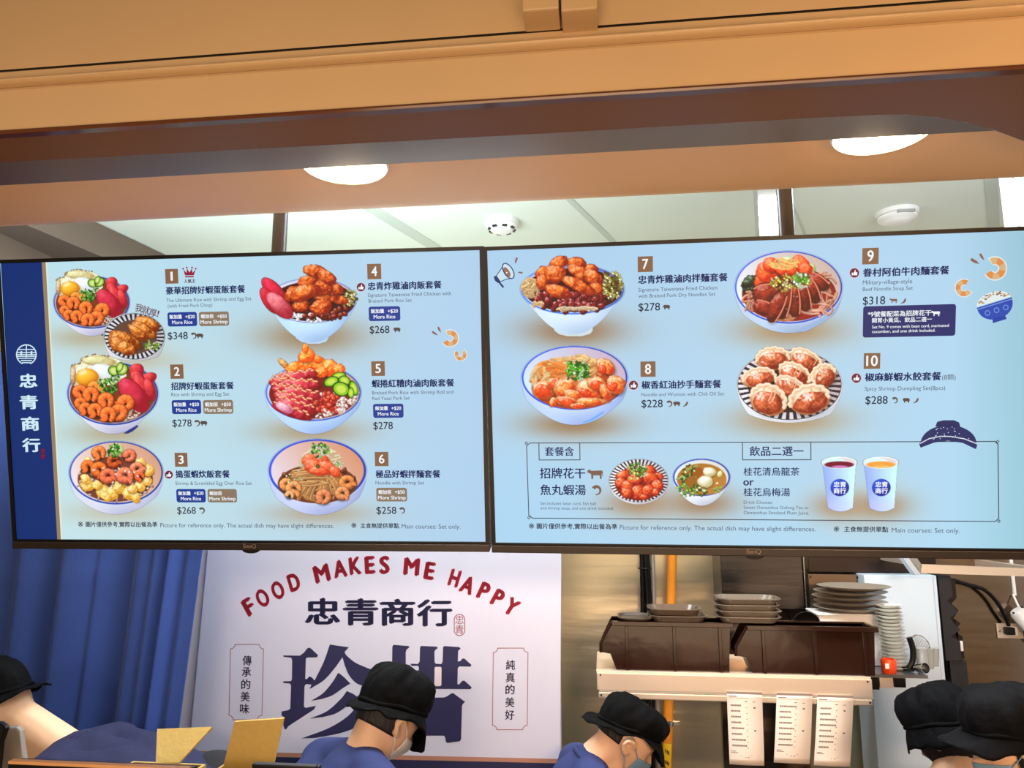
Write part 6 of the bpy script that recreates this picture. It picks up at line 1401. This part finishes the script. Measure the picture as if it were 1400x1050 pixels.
def skull(bm, M):
    """head: x to the face, y to the left, z up; sculpted skull, brow, nose, lips, chin"""
    n, m = 40, 28; rows = []
    for j in range(m + 1):
        th = PI * j / m; row = []
        for i in range(n):
            ph = 2 * PI * i / n; d = Vector((math.sin(th) * math.cos(ph), math.sin(th) * math.sin(ph), math.cos(th)))
            p = Vector((d.x * (.098 if d.x > 0 else .098), d.y * .077, d.z * .115))
            if p.z < -.02:
                k = min(1, (-.02 - p.z) / .09); p.y *= 1 - .30 * k; p.x = p.x * (1 - .10 * k) + .016 * k
            g = lambda y, z, sy, sz: math.exp(-((p.y - y) / sy) ** 2 - ((p.z - z) / sz) ** 2) if d.x > .2 else 0
            p.x += .026 * g(0, -.038, .012, .020) + .010 * g(0, -.018, .010, .02) - .011 * (g(.032, -.010, .016, .012) + g(-.032, -.010, .016, .012)) + .006 * (g(.032, .012, .024, .009) + g(-.032, .012, .024, .009)) + .009 * g(0, -.070, .022, .006) + .008 * g(0, -.080, .018, .006) - .005 * g(0, -.075, .02, .003) + .010 * g(0, -.103, .02, .014) + .006 * (g(.032, -.012, .010, .007) + g(-.032, -.012, .010, .007))
            row.append(bm.verts.new(M @ p))
        rows.append(row)
    for a, b in zip(rows[:-1], rows[1:]):
        for i in range(n): bm.faces.new((a[i], a[(i + 1) % n], b[(i + 1) % n], b[i]))
    bmesh.ops.remove_doubles(bm, verts=[v for r in (rows[0], rows[-1]) for v in r], dist=1e-5)
    for s in (1, -1):     # ears: rim and lobe
        pts = [M @ Vector((x, s * y, z)) for x, y, z in ((.012, .078, -.010), (.002, .087, .000), (-.012, .093, .003), (-.026, .096, -.004), (-.029, .095, -.016), (-.021, .091, -.030), (-.008, .084, -.040), (.002, .078, -.040))]
        for a, b in zip(pts[:-1], pts[1:]): capsule(bm, a, b, .0085, .0085, 8)
        capsule(bm, M @ Vector((-.004, s * .076, .002)), M @ Vector((-.008, s * .078, -.018)), .009, .008, 8)
def hand(bm, wr, dirv, palm_n, s):
    """palm and five separate, slightly curled fingers"""
    d = Vector(dirv).normalized(); n = Vector(palm_n); n = (n - d * n.dot(d)).normalized(); l = n.cross(d) * s
    pc = wr + d * .045
    for k in (-1.0, -.33, .33, 1.0): capsule(bm, wr + l * .012 * k + d * .01, wr + l * .027 * k + d * .085, .013, .011, 8)
    for k, L in ((-1.0, .062), (-.33, .078), (.33, .074), (1.0, .066)):
        p = wr + l * .027 * k + d * .088; q1 = d * .94 + n * .34; q2 = d * .72 + n * .70; q3 = d * .4 + n * .92
        a = p + q1 * L * .45; b = a + q2 * L * .32; c = b + q3 * L * .25
        capsule(bm, p, a, .0088, .0082, 8); capsule(bm, a, b, .0082, .0078, 8); capsule(bm, b, c, .0078, .0070, 8)
    p = wr + l * .026 + d * .022; a = p + l * .030 + d * .020 + n * .010; b = a + l * .012 + d * .026 + n * .012; c = b + d * .022 + n * .010
    capsule(bm, p, a, .012, .010, 8); capsule(bm, a, b, .0095, .009, 8); capsule(bm, b, c, .009, .008, 8)
def hat(person, M, m, back=.045, side=.032, front=.075, drop=40, fdrop=35, crown=.125, seed=1, wide=1.0, pleat=.004):
    rnd = random.Random(seed); n = 64; ph0 = [rnd.uniform(0, 6.28) for _ in range(6)]
    ax, by, cx = .106 * wide, .090 * wide, -.004
    ringz = lambda a: .022 + .026 * math.cos(a) - .004 * math.cos(2 * a)
    wob = lambda a, k: pleat * (math.sin(5 * a + ph0[0]) + .7 * math.sin(9 * a + ph0[1] + 2 * k) + .5 * math.sin(14 * a + ph0[2] - 3 * k))
    bm = B(); rows = []
    prof = [(.985, -.004), (1.0, .0), (1.035, .012), (1.075, .030), (1.085, .050), (1.06, .070), (1.0, .088), (.90, .104), (.74, .116), (.52, .124), (.26, .127)]
    for k, (f, z) in enumerate(prof):
        row = []
        for i in range(n):
            a = 2 * PI * i / n; w_ = wob(a, k * .3) * (1 - .6 * (k > 8)); ff = f + w_ * 8 * math.sin(PI * k / 10)
            row.append(bm.verts.new(M @ Vector((cx + ax * ff * math.cos(a), by * ff * math.sin(a), ringz(a) * (1 - k / 10) + z * crown / .127 + .034 * k / 10 + w_ * (k > 3)))))
        rows.append(row)
    for a, b in zip(rows[:-1], rows[1:]):
        for i in range(n): bm.faces.new((a[i], a[(i + 1) % n], b[(i + 1) % n], b[i]))
    bm.faces.new(rows[-1]); hatp = obj('hat', bm, m, person, True); hatp.modifiers.new('thickness', 'SOLIDIFY').thickness = .003
    bm = B(); rows = []
    for k in range(7):
        t = k / 6; row = []
        for i in range(n):
            a = 2 * PI * i / n; c = math.cos(a); fr = max(0, c) ** 1.5; bk = max(0, -c) ** 1.2; w_ = side * (1 - max(fr, bk)) + front * fr + back * bk
            dr = R(drop * (1 - fr) + fdrop * fr); ww = w_ * t
            r_out = 1.01; o = Vector((cx + ax * r_out * math.cos(a), by * r_out * math.sin(a), ringz(a) + .006)); dv = Vector((math.cos(a), math.sin(a), 0))
            z = -ww * math.sin(dr) * (.7 + .3 * t) + wob(a, t * 2) * t * 1.2
            row.append(bm.verts.new(M @ (o + dv * ww * math.cos(dr) + Vector((0, 0, z)))))
        rows.append(row)
    for a, b in zip(rows[:-1], rows[1:]):
        for i in range(n): bm.faces.new((a[i], a[(i + 1) % n], b[(i + 1) % n], b[i]))
    b = obj('brim', bm, m, hatp, True); b.modifiers.new('thickness', 'SOLIDIFY').thickness = .004
    bm = B(); pts = []
    for i in range(n + 1):
        a = 2 * PI * i / n; pts.append(M @ Vector((cx + ax * 1.015 * math.cos(a), by * 1.015 * math.sin(a), ringz(a) + .011 + .002 * math.sin(6 * a + ph0[3]))))
    tube(bm, pts, .006, 8, False); obj('band', bm, m, hatp, True); return hatp
def shell(name, M, m, person, a0, a1, z0, z1, sc, nz=10, na=24, taper=True):
    """a patch lying over the skull between azimuths and heights"""
    bm = B(); rows = []
    for j in range(nz + 1):
        z = z0 + (z1 - z0) * j / nz; row = []
        for i in range(na + 1):
            a = R(a0 + (a1 - a0) * i / na); k = max(0., 1 - (z / .118) ** 2) ** .5; x = .098 * k * math.cos(a) * sc; y = .077 * k * math.sin(a) * sc
            if z < -.02 and taper: q = min(1, (-.02 - z) / .09); y *= 1 - .30 * q; x = x * (1 - .10 * q) + .016 * q
            if name == 'face_mask': x += .020 * math.exp(-(a / .35) ** 2) * math.exp(-((z + .05) / .03) ** 2)
            row.append(bm.verts.new(M @ Vector((x, y, z))))
        rows.append(row)
    for a, b in zip(rows[:-1], rows[1:]):
        for i in range(na): bm.faces.new((a[i], a[i + 1], b[i + 1], b[i]))
    o = obj(name, bm, m, person, True); o.modifiers.new('thickness', 'SOLIDIFY').thickness = .002; return o
def mask(person, M, m):
    o = shell('face_mask', M, m, person, -66, 66, -.112, -.030, 1.085)
    for s in (1, -1):
        bm = B(); P_ = lambda x, y, z: M @ Vector((x, s * y, z))
        tube(bm, curve_pts([P_(.046, .070, -.036), P_(.020, .081, -.012), P_(-.004, .087, .012), P_(-.020, .096, .012), P_(-.032, .094, -.006), P_(-.024, .090, -.028), P_(.004, .078, -.058), P_(.034, .055, -.100)], 5), .0016, 6); obj('ear_loop', bm, m, o, True)
def person(label, H, f, C7, pelvis, side, hatm, shirtm, hat_kw={}, roll=0., mask_m=None, group='kitchen staff', hair=(95, 265, -.048, .03, 1.045), reach=(0.1, 0.25)):
    """H head centre, f facing, C7 foot of the neck, pelvis, side = the person's right hand side (unit, level)"""
    H, C7, pelvis, side = Vector(H), Vector(C7), Vector(pelvis), Vector(side).normalized()
    M = Matrix.Translation(H) @ frame_of(f, roll=roll)
    t = thing('person', label, 'person', (pelvis.x, pelvis.y, 0), group)
    sp = (C7 - pelvis).normalized(); fw = Vector((0, 0, 1)).cross(side).normalized()
    if fw.dot(Vector(f)) < 0: fw = -fw
    up0 = sp
    bm = B(); skull(bm, M)
    capsule(bm, M @ Vector((-.030, 0, -.045)), C7 + sp * .0, .056, .062); capsule(bm, M @ Vector((.005, 0, -.085)), C7 + fw * .03 - sp * .02, .050, .058)
    chest = C7 - sp * .20; belly = C7 - sp * .36
    def trunk(b, g):
        for s in (1, -1):
            sh = C7 + side * s * .165 - sp * .045
            capsule(b, C7 + side * s * .03 - sp * .01, sh, .052 + g, .054 + g)
            capsule(b, sh - side * s * .02, chest + side * s * .085, .055 + g, .092 + g); capsule(b, chest + side * s * .075, belly + side * s * .062, .098 + g, .090 + g); capsule(b, belly + side * s * .062, pelvis + side * s * .07, .090 + g, .098 + g)
        capsule(b, C7 - sp * .05, belly, .072 + g, .090 + g)
    trunk(bm, 0)
    arms = []
    for s in (1, -1):
        sh = C7 + side * s * .175 - sp * .05; el = sh + Vector((0, 0, -.25)) + fw * reach[0] + side * s * .05; wr = el + fw * reach[1] + Vector((0, 0, -.06)) - side * s * .06
        arms.append((s, sh, el, wr)); capsule(bm, sh, el, .048, .038); capsule(bm, el, wr, .038, .026); hand(bm, wr, (wr - el), Vector((0, 0, -1)), s)
        hip = pelvis + side * s * .09; an = Vector((hip.x, hip.y, .085)) - fw * .02; kn = (hip + an) / 2 + fw * .04
        capsule(bm, hip, kn, .085, .056); capsule(bm, kn, an, .054, .036); capsule(bm, an + Vector((0, 0, -.045)), an + fw * .17 + Vector((0, 0, -.055)), .036, .028)
    me = solidify_blob(bm, .0065, 5); new_obj('body', me, SKIN, t)
    bm = B(); trunk(bm, .012); nk = ((M @ Vector((-.03, 0, -.045))) - C7).normalized(); capsule(bm, C7 - nk * .075, C7 - nk * .006, .080, .071)
    for s, sh, el, wr in arms: capsule(bm, sh, sh.lerp(el, .8), .062, .054)
    me = solidify_blob(bm, .010, 4, 'shirt'); new_obj('shirt', me, shirtm, t)
    bm = B(); pts = []
    for k in range(25):
        a = 2 * PI * k / 24; q = M @ Vector((-.03, 0, -.045)); ax = (q - C7).normalized(); e1 = side; e2 = ax.cross(side).normalized()
        pts.append(C7 + ax * .000 + e1 * .070 * math.cos(a) + e2 * .070 * math.sin(a))
    tube(bm, pts, .009, 8, False); obj('collar', bm, shirtm, t, True)
    bm = B()
    for s in (1, -1):
        hip = pelvis + side * s * .09; an = Vector((hip.x, hip.y, .10)) - fw * .02; kn = (hip + an) / 2 + fw * .04
        capsule(bm, hip + Vector((0, 0, .02)), kn, .103, .070); capsule(bm, kn, an, .070, .056)
    me = solidify_blob(bm, .012, 4, 'trousers'); new_obj('trousers', me, TROUSER, t)
    bm = B()
    for s in (1, -1):
        hip = pelvis + side * s * .09; an = Vector((hip.x, hip.y, .085)) - fw * .02
        capsule(bm, an + Vector((0, 0, -.042)), an + fw * .18 + Vector((0, 0, -.047)), .044, .037)
    me = solidify_blob(bm, .008, 3, 'shoes'); new_obj('shoes', me, BLACKP, t)
    hat(t, M, hatm, **hat_kw)
    if hair: shell('hair', M, HAIR, t, *hair, taper=False)
    if mask_m: mask(t, M, mask_m)
    return t, M
def az(deg, pitch): a, p = R(deg), R(pitch); return Vector((math.sin(a) * math.cos(p), math.cos(a) * math.cos(p), -math.sin(p)))   # deg from straight ahead towards the right, pitch downwards
# middle: back of the head, turned away to the right, looking down
person('person in black cap and blue shirt before the banner, head bowed, white mask straps', P(532, 980, 2.33), az(42, 34), P(493, 1040, 2.27), P(400, 1160, 2.12), az(132, 0), HATC, SHIRT, dict(back=.038, side=.030, front=.105, drop=48, fdrop=66, crown=.115, seed=4), mask_m=MASKW)
# right of it: side view, looking down to the right
person('person in black cap under the shelf, side view, head bowed, blue mask', P(857, 1006, 2.72), az(78, 34), P(806, 1046, 2.70), P(735, 1230, 2.66), az(168, 0), HATC, SHIRT, dict(back=.055, side=.006, front=.085, drop=30, fdrop=52, crown=.088, seed=8), mask_m=MASKB, hair=(110, 250, -.030, .03, 1.03))
# far left: bent low, facing left
person('person in black cap bending low at the left edge, bare neck, navy shirt', P(-2, 970, 2.22), az(-92, 40), P(96, 1032, 2.22), P(270, 1100, 2.26), az(-2, 0), HATC, SHIRTD, dict(back=.050, side=.028, front=.07, drop=34, crown=.115, seed=2), reach=(.05, .2), hair=None)
# far right pair of dark caps
person('person in dark cap below the white cabinet, left of the two at the right', P(1291, 1002, 2.90), az(-40, 30), P(1297, 1074, 2.86), P(1310, 1230, 2.86), az(50, 0), HATN, SHIRTD, dict(back=.075, side=.065, front=.07, drop=80, fdrop=60, crown=.125, seed=11, wide=1.08), hair=(40, 320, -.105, .03, 1.09))
person('person in dark peaked cap at the right edge, facing left, pale blue mask', P(1387, 1016, 2.32), az(-84, 12), P(1420, 1094, 2.32), P(1450, 1260, 2.32), az(6, 0), HATN, SHIRTD, dict(back=.05, side=.03, front=.075, drop=86, fdrop=10, crown=.118, seed=15, wide=1.06), mask_m=MASKB, hair=(75, 285, -.115, .03, 1.08))
D.objects.remove(_to); D.curves.remove(_tc)
